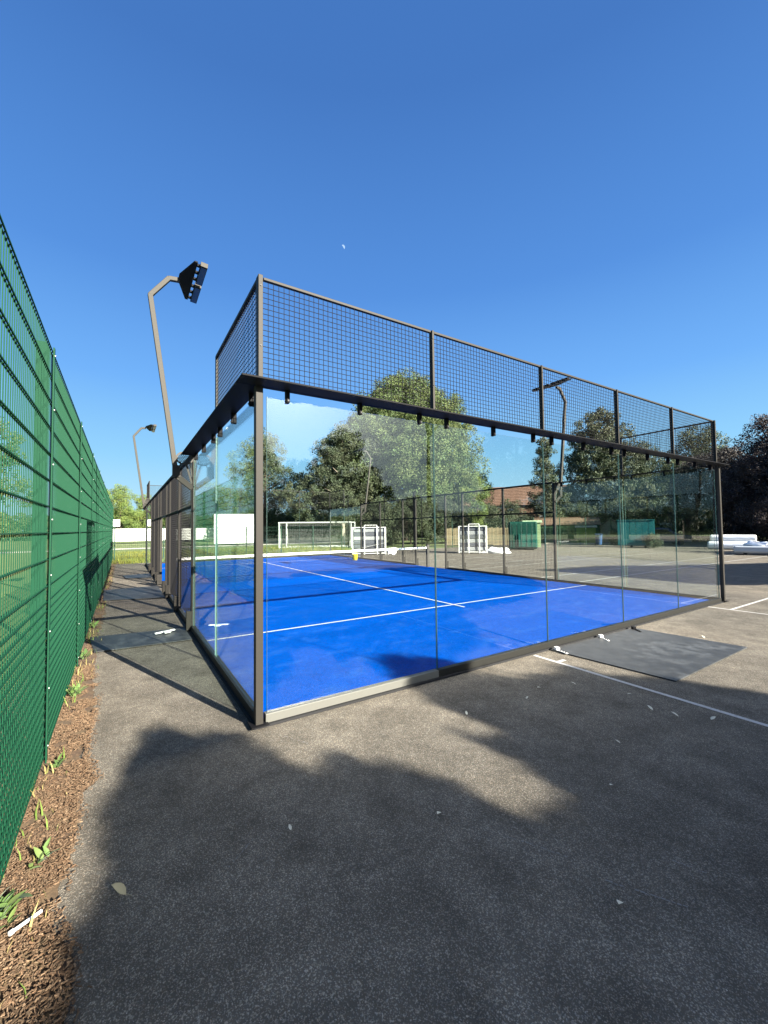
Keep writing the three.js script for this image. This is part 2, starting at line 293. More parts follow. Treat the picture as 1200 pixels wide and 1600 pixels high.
    for (const [a, b] of seg) { meshPanel(x, a, x, b, 0.15, 2.995); part('mid_rail', rbox(x - 0.02, 2.1, b, x + 0.02, 2.14, a, 0.004), M.steelDark, court); }
    meshPanel(x, -9.03, x, -10.97, 2.14, 2.995); part('mid_rail', rbox(x - 0.025, 2.1, -10.97, x + 0.025, 2.14, -9.03, 0.004), M.steel, court);
  }
}
// net
{
  const t = thing('padel_net', 'black padel net with white top tape across the blue floor', 'net', [5, 0, -10]);
  for (const s of [-1, 1]) { const p = part('net_post', rbox(s * 4.86 - 0.06, 0.036, -0.05, s * 4.86 + 0.06, 0.98, 0.05, 0.012), std(0.04, 0.038, 0.035, 0.55, { specularIntensity: 0.25 }), t); part('post_cap', rbox(s * 4.86 - 0.064, 0.981, -0.054, s * 4.86 + 0.064, 1.0, 0.054, 0.006), M.steelDark, p); }
  part('top_tape', box(-4.79, 0.815, -0.012, 4.79, 0.885, 0.012), std(0.8, 0.8, 0.78, 0.8), t);
  const w = []; for (let i = 1; i < 215; i++) { const x = -4.79 + i * 9.58 / 215; w.push([x, 0.05, 0, x, 0.815, 0]); } for (let j = 0; j < 18; j++) { const y = 0.06 + j * 0.0435; w.push([-4.79, y, 0, 4.79, y, 0]); }
  part('netting', wires(w, 0.0016), M.wire, t);
}
// floodlights on leaning masts, each held by a bracket in the shape of a padel bat
function floodlight(x, z, s, label) {
  const t = thing('floodlight', label, 'floodlight', [x, 0, z], s > 0 ? Math.PI : 0, 'floodlights on the court cage');
  const mast = std(0.040, 0.037, 0.031, 0.55, { specularIntensity: 0.25 });
  part('mast', [bar([-0.27, 2.62, 0], [-0.68, 5.62, 0], 0.075, 0.075, 0.008)], mast, t);
  part('arm', [bar([-0.685, 5.6, 0], [-0.40, 5.985, 0], 0.072, 0.072, 0.008), bar([-0.415, 5.975, 0], [-0.25, 5.995, 0], 0.07, 0.07, 0.008)], mast, t);
  part('bracket_arm', [bar([-0.02, 2.42, 0.0], [-0.31, 2.66, 0.0], 0.09, 0.05, 0.006), box(-0.33, 2.6, -0.045, -0.22, 2.8, 0.045)], M.steel, t);
  // bat-shaped plate with drilled face
  const sh = new THREE.Shape(); sh.absellipse(0, 0, 0.135, 0.115, 0, Math.PI * 2);
  for (let i = -4; i <= 4; i++) for (let j = -4; j <= 4; j++) { const a = i * 0.027 + (j % 2 ? 0.0135 : 0), b = j * 0.024; if ((a * a) / 0.0135 + (b * b) / 0.0095 < 0.8) { const h = new THREE.Path(); h.absellipse(a, b, 0.0095, 0.0095, 0, Math.PI * 2, true); sh.holes.push(h); } }
  const pg = new THREE.ExtrudeGeometry(sh, { depth: 0.012, bevelEnabled: false, curveSegments: 10 }); pg.translate(-0.15, 2.93, -0.006);
  part('bat_plate', [pg, bar([-0.12, 2.83, 0], [-0.03, 2.5, 0], 0.03, 0.012), bar([-0.20, 2.84, 0], [-0.27, 2.7, 0], 0.02, 0.012), bar([-0.06, 2.85, 0], [-0.03, 2.62, 0], 0.02, 0.012)], std(0.05, 0.047, 0.042, 0.55, { specularIntensity: 0.25 }), t);
  // black carrier plate with two lamp heads along its inner edge
  const hs = new THREE.Shape([[-0.16, -0.1], [0.10, -0.66], [0.17, -0.66], [0.17, 0.66], [0.10, 0.66], [-0.16, 0.1]].map(([a, b]) => new THREE.Vector2(a, b)));
  const hg = new THREE.ExtrudeGeometry(hs, { depth: 0.02, bevelEnabled: false }); hg.rotateX(-Math.PI / 2);
  const head = new THREE.Group(); head.name = 'lamp_head'; head.position.set(-0.155, 6.03, 0); head.rotation.z = -0.1; head.scale.set(0.66, 1, 0.95); t.add(head);
  part('carrier_plate', hg, M.steelDark, head);
  for (const d of [-0.345, 0.345]) {
    part('lamp_housing', rbox(0.235, -0.03, d - 0.3, 0.40, 0.045, d + 0.3, 0.01), M.steelDark, head);
    part('lamp_glass', box(0.25, -0.036, d - 0.28, 0.385, -0.0305, d + 0.28), std(0.07, 0.085, 0.10, 0.15), head);
    part('end_cap', rbox(0.235, -0.03, d + 0.3005, 0.40, 0.045, d + 0.315, 0.004), mast, head);
    for (const e of [-0.22, 0, 0.22]) part('lamp_bracket', rbox(0.1705, -0.006, d + e - 0.03, 0.2345, 0.03, d + e + 0.03, 0.004), M.steelDark, head);
  }
  return t;
}
floodlight(0, -4, -1, 'tall bent floodlight mast leaning out beside the green fence');
floodlight(0, -16, -1, 'small far floodlight mast at the end of the passage by the fence');
floodlight(10, -4, 1, 'floodlight on the far side seen through the upper mesh');
floodlight(10, -16, 1, 'pale slim floodlight mast standing before the dark pine');

// ---------------------------------------------------------------- green boundary fence
{
  const f = thing('mesh_fence', 'tall green twin-wire mesh fence running along the left edge', 'fence', [-1.5, 0, 0]);
  const post0 = -0.32, sp = 2.52, top = 3.1; let k = -2;
  for (let z = post0 + 2 * sp; z > -26; z -= sp) {
    const p = part('fence_post', rbox(-0.085, -0.02, z - 0.03, -0.016, top + 0.05, z + 0.03, 0.004), M.fencePost, f);
    part('clamp_bar', rbox(0.014, 0.0, z - 0.02, 0.024, top + 0.02, z + 0.02, 0.002), M.fencePost, p);
    const bl = []; for (let y = 0.12; y < top; y += 0.42) bl.push(rod([0.0242, y, z], [0.03, y, z], 0.008, 0.006, 6)); part('bolts', bl, M.bolt, p);
    if (z - sp < -26.5) break;
    const w = [], a = z - 0.006, b = z - sp + 0.006;
    for (let i = 0; i < 50; i++) { const zz = lerp(a, b, (i + 0.5) / 50); w.push([0, 0.03, zz, 0, top, zz, 0.0024]); }
    const hs = []; for (let y = 0.05; y < 1.2; y += 0.0667) hs.push(y); for (let y = 1.3; y < top + 0.01; y += 0.2) hs.push(y);
    for (const y of hs) for (const s of [-1, 1]) w.push([s * 0.007, y, a, s * 0.006, y, b, 0.0036]);
    part('mesh_panel', wires(w, 0.003), M.fence, f);
  }
}
// ---------------------------------------------------------------- rubber sheets laid on the ground, with loose clamps on them
function slabFrom(pts, y0, th) {
  const s = new THREE.Shape(pts.map(([x, z]) => new THREE.Vector2(x, -z))); const g = new THREE.ExtrudeGeometry(s, { depth: th, bevelEnabled: false }); g.rotateX(-Math.PI / 2); g.translate(0, y0, 0);
  const p = g.attributes.position, uv = g.attributes.uv; for (let i = 0; i < p.count; i++) uv.setXY(i, p.getX(i) * 0.5, p.getZ(i) * 0.5); return g;
}
const sheetTex = tex(1024, (u, v) => { const a = tile2(u * 1, v, 5, 61), b = tile2(u, v, 22, 62), c = tile2(u, v, 90, 63), st = tile2(u, v * 1, 160, 64); const pale = Math.max(0, a * 0.5 + b * 0.4 + c * 0.25 - 0.62) * 1.6; const k = 0.028 + 0.028 * b + 0.012 * st + 0.11 * pale; return [k * 0.5, k * 0.535, k * 0.55]; });
M.sheet = new THREE.MeshStandardMaterial({ map: sheetTex, bumpMap: sheetTex, bumpScale: 0.002, roughness: 0.52 });
function sheet(label, pts, th = 0.014, y0 = 0.002) { const c = pts.reduce((a, p) => [a[0] + p[0] / pts.length, a[1] + p[1] / pts.length], [0, 0]); const t = thing('rubber_sheet', label, 'rubber sheet', [c[0], 0, c[1]], 0, 'dark rubber sheets laid on the ground'); part('slab', slabFrom(pts.map((p) => [p[0] - c[0], p[1] - c[1]]), y0, th), M.sheet, t); return t; }
sheet('large dark rubber sheet on the asphalt before the glass wall', [[3.94, 0.075], [4.05, 1.55], [6.22, 1.53], [6.09, 0.10]]);
sheet('nearest dark rubber sheet in the passage, reaching under the green fence', [[-1.45, -4.43], [-1.34, -3.42], [-0.1, -3.36], [-0.1, -4.24]], 0.013, 0.012);
sheet('second rubber sheet in the passage, beyond the first floodlight mast', [[-1.46, -10.6], [-1.40, -8.5], [-0.1, -8.1], [-0.1, -10.7]], 0.013, 0.012);
sheet('farthest rubber sheet at the end of the passage', [[-1.0, -14.8], [-0.9, -13.6], [-0.1, -13.4], [-0.1, -15.0]], 0.013, 0.012);
{
  const W = std(0.66, 0.66, 0.64, 0.5);
  const set = (x, z, turn, m, label) => {
    const t = thing('loose_clamp', label, 'clamp', [x, 0.016, z], turn, 'loose glass clamps lying on the big rubber sheet'); t.scale.setScalar(0.75);
    part('block', rbox(-0.035, 0, -0.05, 0.035, 0.055, 0.03, 0.006), m, t); part('strip', rbox(-0.02, 0.001, 0.031, 0.02, 0.012, 0.25, 0.003), m, t);
    for (const d of [0.09, 0.15, 0.21]) part('bolt', rod([0, 0.0125, d], [0, 0.03, d], 0.011), M.boltDark, t);
    part('washer', rod([0.05, 0.002, -0.02], [0.05, 0.008, -0.02], 0.016), M.boltDark, t);
  };
  set(3.99, 0.15, -0.25, W, 'white clamp at the near left corner of the big rubber sheet');
  set(5.08, 0.14, -0.5, W, 'white clamp in the middle of the big rubber sheet edge');
  set(6.0, 0.16, -0.6, M.steelDark, 'black clamp near the far corner of the big rubber sheet');
  const t2 = thing('loose_clamp', 'crumpled pale offcut on the nearest passage sheet', 'offcut', [-0.42, 0.044, -4.0], 0.4);
  part('strip', rbox(-0.16, 0, -0.02, 0.16, 0.02, 0.02, 0.004), W, t2); part('block', rbox(-0.05, 0.0, 0.03, 0.05, 0.03, 0.1, 0.006), W, t2);
}
// ---------------------------------------------------------------- small things on the ground
function leafGeo(L, W, bend = 0.2, n = 5) {
  const p = [], ix = []; for (let i = 0; i <= n; i++) { const f = i / n, w = W * Math.sin(Math.PI * Math.pow(f, 0.75)) / 2 + 0.0005, y = bend * L * Math.sin(f * 2.2) * 0.6, x = L * f; p.push(x, y, -w, x, y - w * 0.25, 0, x, y, w); }
  for (let i = 0; i < n; i++) { const a = i * 3; for (const c of [0, 1]) ix.push(a + c, a + c + 1, a + c + 3, a + c + 1, a + c + 4, a + c + 3); }
  const g = new THREE.BufferGeometry(); g.setAttribute('position', new THREE.Float32BufferAttribute(p, 3)); g.setIndex(ix); g.computeVertexNormals(); return g;
}
const leafMat = (r, g, b, t = 0.3) => new THREE.MeshPhysicalMaterial({ color: new THREE.Color().setRGB(r, g, b), roughness: 0.75, transmission: t, thickness: 0 });
{
  const lm = [leafMat(0.05, 0.105, 0.015), leafMat(0.075, 0.14, 0.022), leafMat(0.10, 0.15, 0.028)], lg = [leafGeo(0.11, 0.035, 0.35), leafGeo(0.08, 0.03, 0.5), leafGeo(0.14, 0.04, 0.25)];
  const weed = (x, z, n, s, label) => { const t = thing('weed', label, 'weed', [x, -0.005, z], 0, 'weeds along the fence foot'); const r = mulberry(Math.round(1000 + x * 77 + z * 131));
    for (let k = 0; k < n; k++) { const q = part('leaf', lg[k % 3], lm[Math.floor(r() * 3)], t); q.position.set((r() - 0.5) * 0.10 * s, 0.01 + r() * 0.05 * s, (r() - 0.5) * 0.24 * s); q.rotation.set((r() - 0.5) * 0.6, r() * 6.28, 0.1 + r() * 0.75, 'YXZ'); q.scale.setScalar(s * (0.6 + r() * 0.6)); } };
  weed(-1.42, -1.75, 50, 0.85, 'bushy green weed growing at the fence foot by the second fence post');
  weed(-1.46, 1.17, 40, 0.75, 'large leafy weed at the left edge of the picture beside the fence');
  weed(-1.36, 0.86, 9, 0.7, 'sparse pale weed in the bark litter above the large leafy weed');
  weed(-1.40, -0.2, 9, 0.6, 'tiny weed with few leaves at the fence foot');
  weed(-1.44, -3.2, 16, 0.9, 'small weed at the fence foot beside the first rubber sheet');
  weed(-1.44, -5.3, 16, 1.0, 'weed at the fence foot beyond the first rubber sheet');
  const peg = thing('plastic_peg', 'short white plastic tube lying on the bark litter', 'tube', [-1.35, 0.024, 1.26], 0.55);
  part('tube', rod([-0.05, 0, 0], [0.05, 0, 0], 0.007, 0.007, 12), M.white, peg); part('cap', rod([-0.066, 0, 0], [-0.0505, 0, 0], 0.01, 0.01, 12), M.white, peg);
  const dl = leafGeo(0.085, 0.04, 0.6), dm = leafMat(0.30, 0.26, 0.15, 0.1), d0 = thing('fallen_leaf', 'large pale curled leaf on the shaded asphalt near the left', 'leaf', [-0.99, 0.004, 1.32], 2.4);
  const b0 = part('blade', dl, dm, d0); b0.rotation.z = 0.12; part('stalk', rod([-0.03, 0.002, 0], [0.002, 0.004, 0], 0.0012, 0.0012, 5), dm, d0);
  const r = mulberry(90), sl = leafGeo(0.05, 0.022, 0.3), sm2 = leafMat(0.5, 0.48, 0.38, 0.1);
  for (const [x, z] of [[2.36, 0.93], [3.1, 0.99], [2.72, 0.83], [3.11, 1.74], [3.16, 1.93], [3.32, 2.11], [3.29, 1.42], [1.71, 2.13], [2.28, 1.88], [1.63, 0.86], [0.6, 1.7], [-0.2, 1.35], [0.9, 2.6], [6.35, 1.0]]) {
    const t = thing('dry_leaf', 'small pale dry leaf lying on the open asphalt', 'leaf', [x, 0.004, z], r() * 6.28, 'small dry leaves scattered on the asphalt'); const q = part('blade', sl, sm2, t); q.rotation.z = 0.1 + r() * 0.2; q.scale.setScalar(0.7 + r() * 0.6);
  }
}
function instanced(name, geo, mat, mats, cols, parent) {
  const m = new THREE.InstancedMesh(geo, mat, mats.length); mats.forEach((q, i) => m.setMatrixAt(i, q)); if (cols) cols.forEach((c, i) => m.setColorAt(i, c));
  m.name = name; m.userData.kind = 'stuff'; shade(m); parent.add(m); return m;
}
const E4 = (x, y, z, q, s) => new THREE.Matrix4().compose(new THREE.Vector3(x, y, z), q, s instanceof THREE.Vector3 ? s : new THREE.Vector3(s, s, s));
{ // bark chips and needles over the soil strip
  const g = new THREE.BoxGeometry(0.018, 0.003, 0.0045), mats = [], cols = [], r = mulberry(31), e = new THREE.Euler();
  const xr = (z) => { for (let k = 0; k + 1 < edge.length; k++) if (z >= edge[k][1] && z <= edge[k + 1][1]) return lerp(edge[k][0], edge[k + 1][0], (z - edge[k][1]) / (edge[k + 1][1] - edge[k][1])); return -1.2; };
  for (let k = 0; k < 46000; k++) {
    const z = k < 30000 ? 2.6 - r() * 5.4 : 2 - r() * 24, lim = xr(z), x = -1.72 + (lim + 0.07 * r() * r() + 1.72) * Math.pow(r(), 0.85); if (fbm(x * 7, z * 7, 5, 2) < 0.34) continue;
    const big = r(); e.set((r() - 0.5) * 0.7, r() * 6.28, (r() - 0.5) * 0.7);
    mats.push(E4(x, 0.004 + r() * 0.014, z, new THREE.Quaternion().setFromEuler(e), new THREE.Vector3(0.35 + big * 0.8, 0.6 + r(), 0.25 + r() * 0.9)));
    const t = 0.45 + 0.9 * r() * r() + 0.2 * fbm(x * 3, z * 3, 1, 2), pal = r(); cols.push(new THREE.Color().setRGB((0.098 + 0.078 * pal) * t, (0.057 + 0.064 * pal) * t, (0.032 + 0.044 * pal) * t));
  }
  const m = instanced('bark_litter', g, std(1, 1, 1, 0.95), mats, cols, scene); m.userData.label = 'brown bark chips and dry needles covering the strip under the fence'; m.userData.category = 'litter';
  // thin grass at the fence foot
  const bl = new THREE.BufferGeometry(); bl.setAttribute('position', new THREE.Float32BufferAttribute([-0.003, 0, 0, 0.003, 0, 0, 0.002, 0.03, 0.006, -0.003, 0, 0, 0.002, 0.03, 0.006, -0.002, 0.03, 0.006, -0.002, 0.03, 0.006, 0.002, 0.03, 0.006, 0.0, 0.055, 0.024], 3)); bl.computeVertexNormals();
  const gm = [], gc = [];
  for (let k = 0; k < 1300; k++) { const z = 2.4 - r() * 22, x = -1.53 + 0.28 * r() * r(); if (fbm(x * 2, z * 1.3 + 60, 3, 2) < 0.53) continue; e.set(0, r() * 6.28, (r() - 0.5) * 0.5); gm.push(E4(x, 0, z, new THREE.Quaternion().setFromEuler(e), 0.6 + r() * 1.3)); const t = 0.7 + 0.6 * r(), d = r() < 0.5; gc.push(d ? new THREE.Color().setRGB(0.20 * t, 0.165 * t, 0.065 * t) : new THREE.Color().setRGB(0.075 * t, 0.115 * t, 0.022 * t)); }
  const gg = instanced('fence_foot_grass', bl, std(1, 1, 1, 0.9), gm, gc, scene); gg.userData.label = 'thin dry and green grass along the fence foot'; gg.userData.category = 'grass';
  // lawn blades beyond the yard where the lawn starts
  const lm = [], lc = [];
  for (let k = 0; k < 16000; k++) { const z = -21.6 - 14 * Math.pow(r(), 1.4), x = -1.6 + r() * 16; e.set(0, r() * 6.28, (r() - 0.5) * 0.5); lm.push(E4(x, -0.03, z, new THREE.Quaternion().setFromEuler(e), 1.8 + r() * 2.6)); const t = 0.7 + 0.6 * r(), q = fbm(x * 0.6, z * 0.6, 2, 3); lc.push(new THREE.Color().setRGB((0.05 + 0.10 * q) * t, (0.085 + 0.05 * q) * t, 0.022 * t)); }
  const lw = instanced('lawn_grass', bl, std(1, 1, 1, 0.9), lm, lc, scene); lw.userData.label = 'rough lawn grass beyond the end of the asphalt'; lw.userData.category = 'grass';
}

// ---------------------------------------------------------------- trees
function clumpGeo(seed, n, leaf, flatness = 1) {
  const r = mulberry(seed), p = [], nm = [], q = new THREE.Quaternion(), e = new THREE.Euler(), v = new THREE.Vector3();
  for (let k = 0; k < n; k++) {
    const a = r() * 6.283, b = Math.acos(2 * r() - 1), R = 0.55 * Math.cbrt(r()), c = [R * Math.sin(b) * Math.cos(a), R * Math.cos(b) * flatness, R * Math.sin(b) * Math.sin(a)];
    e.set(r() * 6.28, r() * 6.28, r() * 6.28); q.setFromEuler(e); const L = leaf * (0.7 + 0.6 * r()), W = L * 0.6;
    const pts = [[-L / 2, 0, 0], [-L * 0.1, 0.06 * L, -W / 2], [L / 2, 0, 0], [-L * 0.1, 0.06 * L, W / 2]].map((t) => { v.set(...t).applyQuaternion(q); return [v.x + c[0], v.y + c[1], v.z + c[2]]; });
    for (const i of [0, 1, 2, 0, 2, 3]) p.push(...pts[i]);
  }
  const g = new THREE.BufferGeometry(); g.setAttribute('position', new THREE.Float32BufferAttribute(p, 3)); g.computeVertexNormals(); return g;
}
const CL = { broad: [clumpGeo(1, 46, 0.25), clumpGeo(2, 46, 0.25)], fine: [clumpGeo(3, 40, 0.24), clumpGeo(4, 40, 0.24)], tiny: [clumpGeo(7, 80, 0.17), clumpGeo(8, 80, 0.17)], needle: [clumpGeo(5, 80, 0.18, 0.55), clumpGeo(6, 80, 0.18, 0.55)] };
const leafM = new THREE.MeshPhysicalMaterial({ color: 0xffffff, roughness: 0.8, transmission: 0.25, thickness: 0 });
function limb(pts, r0, r1, n = 7) { const g = []; for (let k = 0; k + 1 < pts.length; k++) g.push(rod(pts[k], pts[k + 1], lerp(r0, r1, k / (pts.length - 1)), lerp(r0, r1, (k + 1) / (pts.length - 1)), n, true)); return g; }
// lobes: [x, y, z, rx, ry, rz] about the tree's foot
function fillLobes(lobes, density, size, r, tint, seed) {
  const mats = [], cols = [], e = new THREE.Euler();
  for (const [cx, cy, cz, rx, ry, rz] of lobes) {
    const area = 4.2 * Math.pow((Math.pow(rx * ry, 1.6) + Math.pow(rx * rz, 1.6) + Math.pow(ry * rz, 1.6)) / 3, 1 / 1.6) * 3, n = Math.max(6, Math.round(area * density / (size * size)));
    for (let k = 0; k < n; k++) {
      const a = r() * 6.283, b = Math.acos(2 * r() - 1), d = [Math.sin(b) * Math.cos(a), Math.cos(b), Math.sin(b) * Math.sin(a)];
      const bump = 0.70 + 0.55 * fbm(d[0] * 2.3 + cx + seed, d[1] * 2.3 + cy, d[2] * 2.3 + cz, 3), R = bump * Math.pow(0.25 + 0.75 * r(), 0.45);
      if (noise3(d[0] * 3.1 + seed * 3 + cx, d[1] * 3.1 + cy, d[2] * 3.1 + cz) < 0.22) continue;      // gaps
      e.set(r() * 6.28, r() * 6.28, r() * 6.28);
      mats.push(E4(cx + d[0] * rx * R, cy + d[1] * ry * R, cz + d[2] * rz * R, new THREE.Quaternion().setFromEuler(e), size * (0.65 + 0.7 * r())));
      const t = (0.8 + 0.4 * r()), h = r(); cols.push(new THREE.Color().setRGB(tint[0] * t * (0.85 + 0.35 * h), tint[1] * t, tint[2] * t * (1.1 - 0.3 * h)));
    }
  }
  return [mats, cols];
}
const F = { oak: [0.058, 0.092, 0.014], lime: [0.095, 0.145, 0.020], pine: [0.040, 0.056, 0.020], cedar: [0.046, 0.062, 0.022], copper: [0.016, 0.008, 0.009], dark: [0.035, 0.055, 0.018], olive: [0.042, 0.062, 0.014] };
function tree(name, label, category, x, z, o) {
  const { h, r: R, base = h * 0.2, tint = F.oak, kind = 'tiny', size = 0.9, density = 0.55, seed = 1, shape = 'round', trunk = h * 0.022, group } = o;
  const rr = mulberry(seed * 97 + 5), t = thing(name, label, category, [x, -0.03, z], 0, group), lobes = [], wood = [...limb([[0, 0, 0], [0.02 * h * (rr() - 0.5), h * 0.3, 0.1], [0.04 * h * (rr() - 0.5), h * 0.62, 0], [0, h * 0.88, 0]], trunk, trunk * 0.2)];
  const H = h - base;
  if (shape === 'round') {
    const n = o.lobes ?? 16; lobes.push([0, base + H * 0.5, 0, R * 0.6, H * 0.38, R * 0.6]);
    for (let k = 0; k < n; k++) {
      const f = (k + 0.5) / n, y = base + H * (0.10 + 0.78 * f), wdt = Math.sqrt(Math.max(0.06, 1 - Math.pow((f - 0.38) / 0.66, 2))), tp = 1 - (o.taper ?? 0) * f, a = k * 2.4 + rr(), d = R * wdt * tp * (0.52 + 0.22 * rr()), s = R * tp * (0.28 + 0.16 * rr());
      lobes.push([Math.cos(a) * d, y, Math.sin(a) * d, s, s * 0.85, s]); wood.push(...limb([[0, y - s * 0.9, 0], [Math.cos(a) * d * 0.55, y - s * 0.35, Math.sin(a) * d * 0.55], [Math.cos(a) * d, y, Math.sin(a) * d]], trunk * 0.35, trunk * 0.06, 5));
    }
    { const q = R * (1 - (o.taper ?? 0) * 0.9); lobes.push([0, h - q * 0.30, 0, q * 0.36, q * 0.34, q * 0.36]); }
  } else { // layered conifer: tiers of drooping plates with an irregular outline
    const n = o.lobes ?? 22;
    for (let k = 0; k < n; k++) {
      const f = k / (n - 1), y = base + H * f * 0.95, wdt = (shape === 'dome' ? Math.sqrt(Math.max(0.05, 1 - f * f)) : (1 - f * 0.86)) * (0.75 + 0.45 * rr()), a = k * 2.4 + rr() * 1.2, d = R * wdt * 0.62, s = R * wdt * 0.46 + 0.25;
      lobes.push([Math.cos(a) * d, y, Math.sin(a) * d, s, s * 0.55, s], [Math.cos(a + 2.1) * d * 0.6, y + 0.3, Math.sin(a + 2.1) * d * 0.6, s * 0.8, s * 0.5, s * 0.8]); wood.push(...limb([[0, y - s * 0.3, 0], [Math.cos(a) * d * 1.25, y, Math.sin(a) * d * 1.25]], trunk * 0.3, trunk * 0.05, 5));
    }
    lobes.push([0, h - 0.6, 0, R * 0.12 + 0.2, 0.8, R * 0.12 + 0.2]);
  }
  part('trunk', wood, o.bark ?? M.bark, t);
  const [mats, cols] = fillLobes(lobes, density, size, rr, tint, seed);
  const half = mats.length >> 1, geos = CL[kind];
  instanced('crown', geos[seed % 2], leafM, mats, cols, t); void half;
  return t;
}
// --- in view
tree('oak_tree', 'tallest leafy green tree rising above the glass wall beam', 'tree', 30.9, -41.2, { h: 22.8, r: 13.2, taper: 0.45, base: 3.0, tint: F.oak, seed: 3, lobes: 44, size: 1.05, density: 0.95, trunk: 0.36 });
tree('oak_tree', 'dark rounded tree just right of the near corner post', 'tree', 15.6, -53.0, { h: 15.6, r: 4.6, base: 1.5, tint: F.dark, seed: 4, size: 0.95, density: 0.75 });
tree('pine_tree', 'dark ragged pine with bare pale trunk, left of the tallest tree', 'tree', 20.6, -39.1, { h: 13.4, r: 6.0, base: 3.4, tint: F.pine, seed: 5, kind: 'needle', shape: 'dome', size: 0.85, density: 0.85, trunk: 0.27, bark: std(0.30, 0.26, 0.21, 0.9) });
tree('young_tree', 'slender bright green young tree beside the brick building', 'tree', 23.9, -20.9, { h: 6.2, r: 1.15, base: 1.0, tint: F.lime, seed: 6, size: 0.5, density: 0.5, trunk: 0.07, lobes: 12 });
tree('cedar_tree', 'broad dark dome-topped cedar behind the right floodlight', 'tree', 51.5, -25.8, { h: 16.6, r: 7.0, base: 2.0, tint: F.cedar, seed: 7, kind: 'needle', shape: 'dome', size: 1.1, density: 0.7, lobes: 26 });
tree('cedar_tree', 'narrow dark evergreen at the left foot of the broad cedar', 'tree', 41.1, -26.8, { h: 11.9, r: 3.2, base: 0.6, tint: F.pine, seed: 8, kind: 'needle', shape: 'cone', size: 0.9, density: 0.7 });
tree('field_tree', 'olive green tree behind the green hut', 'tree', 52.2, -22.0, { h: 8.6, r: 4.0, base: 0.5, tint: F.olive, seed: 9, size: 0.9, density: 0.7 });
tree('field_tree', 'mid green tree behind the turquoise container', 'tree', 54.2, -17.8, { h: 9.4, r: 4.4, base: 0.5, tint: F.olive, seed: 10, size: 0.9, density: 0.7 });
tree('field_tree', 'tall pale green tree behind the upper right mesh', 'tree', 64.5, -20.0, { h: 15.0, r: 5.4, base: 1, tint: F.olive, seed: 11, size: 1.1, density: 0.7 });
tree('field_tree', 'tall green tree between the cedar and the copper beech', 'tree', 66.0, -27.0, { h: 14.0, r: 4.8, base: 1, tint: F.olive, seed: 12, size: 1.1, density: 0.7 });
tree('beech_tree', 'nearly black copper beech at the right edge', 'tree', 41.5, -5.2, { h: 9.4, r: 5.4, base: 0.3, tint: F.copper, seed: 13, kind: 'tiny', size: 0.75, density: 1.1, lobes: 26 });
tree('beech_tree', 'dark copper tree behind the far right corner post', 'tree', 45.5, -11.6, { h: 8.6, r: 4.4, base: 0.3, tint: [0.016, 0.012, 0.010], seed: 14, kind: 'tiny', size: 0.75, density: 1.0, lobes: 22 });
tree('park_tree', 'round sunlit tree above the white hoarding, by the fence end', 'tree', -1.4, -86.3, { h: 10.2, r: 3.5, base: 1.4, tint: F.lime, seed: 15, size: 0.85, density: 0.7 });
tree('park_tree', 'second round sunlit tree above the white hoarding', 'tree', 2.6, -90.3, { h: 9.0, r: 3.4, base: 1.0, tint: F.lime, seed: 16, size: 0.85, density: 0.7 });
tree('park_tree', 'sunlit tree behind the far end of the cage', 'tree', 7.6, -93, { h: 10.0, r: 4, base: 1.0, tint: F.oak, seed: 17, size: 0.9, density: 0.7 });
tree('park_tree', 'wide green tree behind the white sight screen', 'tree', 12.0, -70, { h: 9.6, r: 5.0, base: 1.0, tint: F.oak, seed: 18, size: 0.95, density: 0.7 });
tree('park_tree', 'leafy tree beyond the green fence, seen through its wires', 'tree', -14.5, -24, { h: 6.4, r: 4.6, base: 0.5, tint: F.oak, seed: 19, size: 0.9, density: 0.7 });
tree('park_tree', 'tall tree beyond the green fence, mirrored in the side glass', 'tree', -11.5, -39, { h: 11.4, r: 4.6, base: 1.2, tint: F.oak, seed: 20, size: 0.95, density: 0.7 });
for (const [x, z, h, r, s, l] of [[20.5, -31.0, 4.6, 2.6, 21, 'dark shrub left of the tall mesh fence post'], [24.0, -30.5, 5.3, 2.7, 22, 'dark shrub behind the white stacked crate'], [27.4, -29.0, 4.6, 2.6, 23, 'dark shrub behind the tall mesh fence post'], [30.0, -26.5, 4.3, 2.4, 24, 'dark shrub right of the tall mesh fence post'], [33.5, -26.0, 4.4, 2.6, 25, 'shrub before the brick building'], [43.5, -24.5, 4.2, 2.8, 26, 'dark shrub behind the long green shed'], [46.0, -21.0, 4.4, 3.0, 27, 'dark shrub behind the gabled hut'], [47.5, -17.6, 4.0, 2.8, 28, 'dark shrub behind the turquoise container'], [46.8, -14.6, 3.6, 2.6, 29, 'dark shrub right of the turquoise container'], [52.5, -11.5, 4.2, 3.0, 30, 'dark shrub behind the white van']])
  tree('garden_shrub', l, 'shrub', x, z, { h, r, base: 0.1, tint: F.dark, seed: s, size: 0.7, density: 0.8, lobes: 12, trunk: 0.09, group: 'dark shrubs behind the tennis courts' });
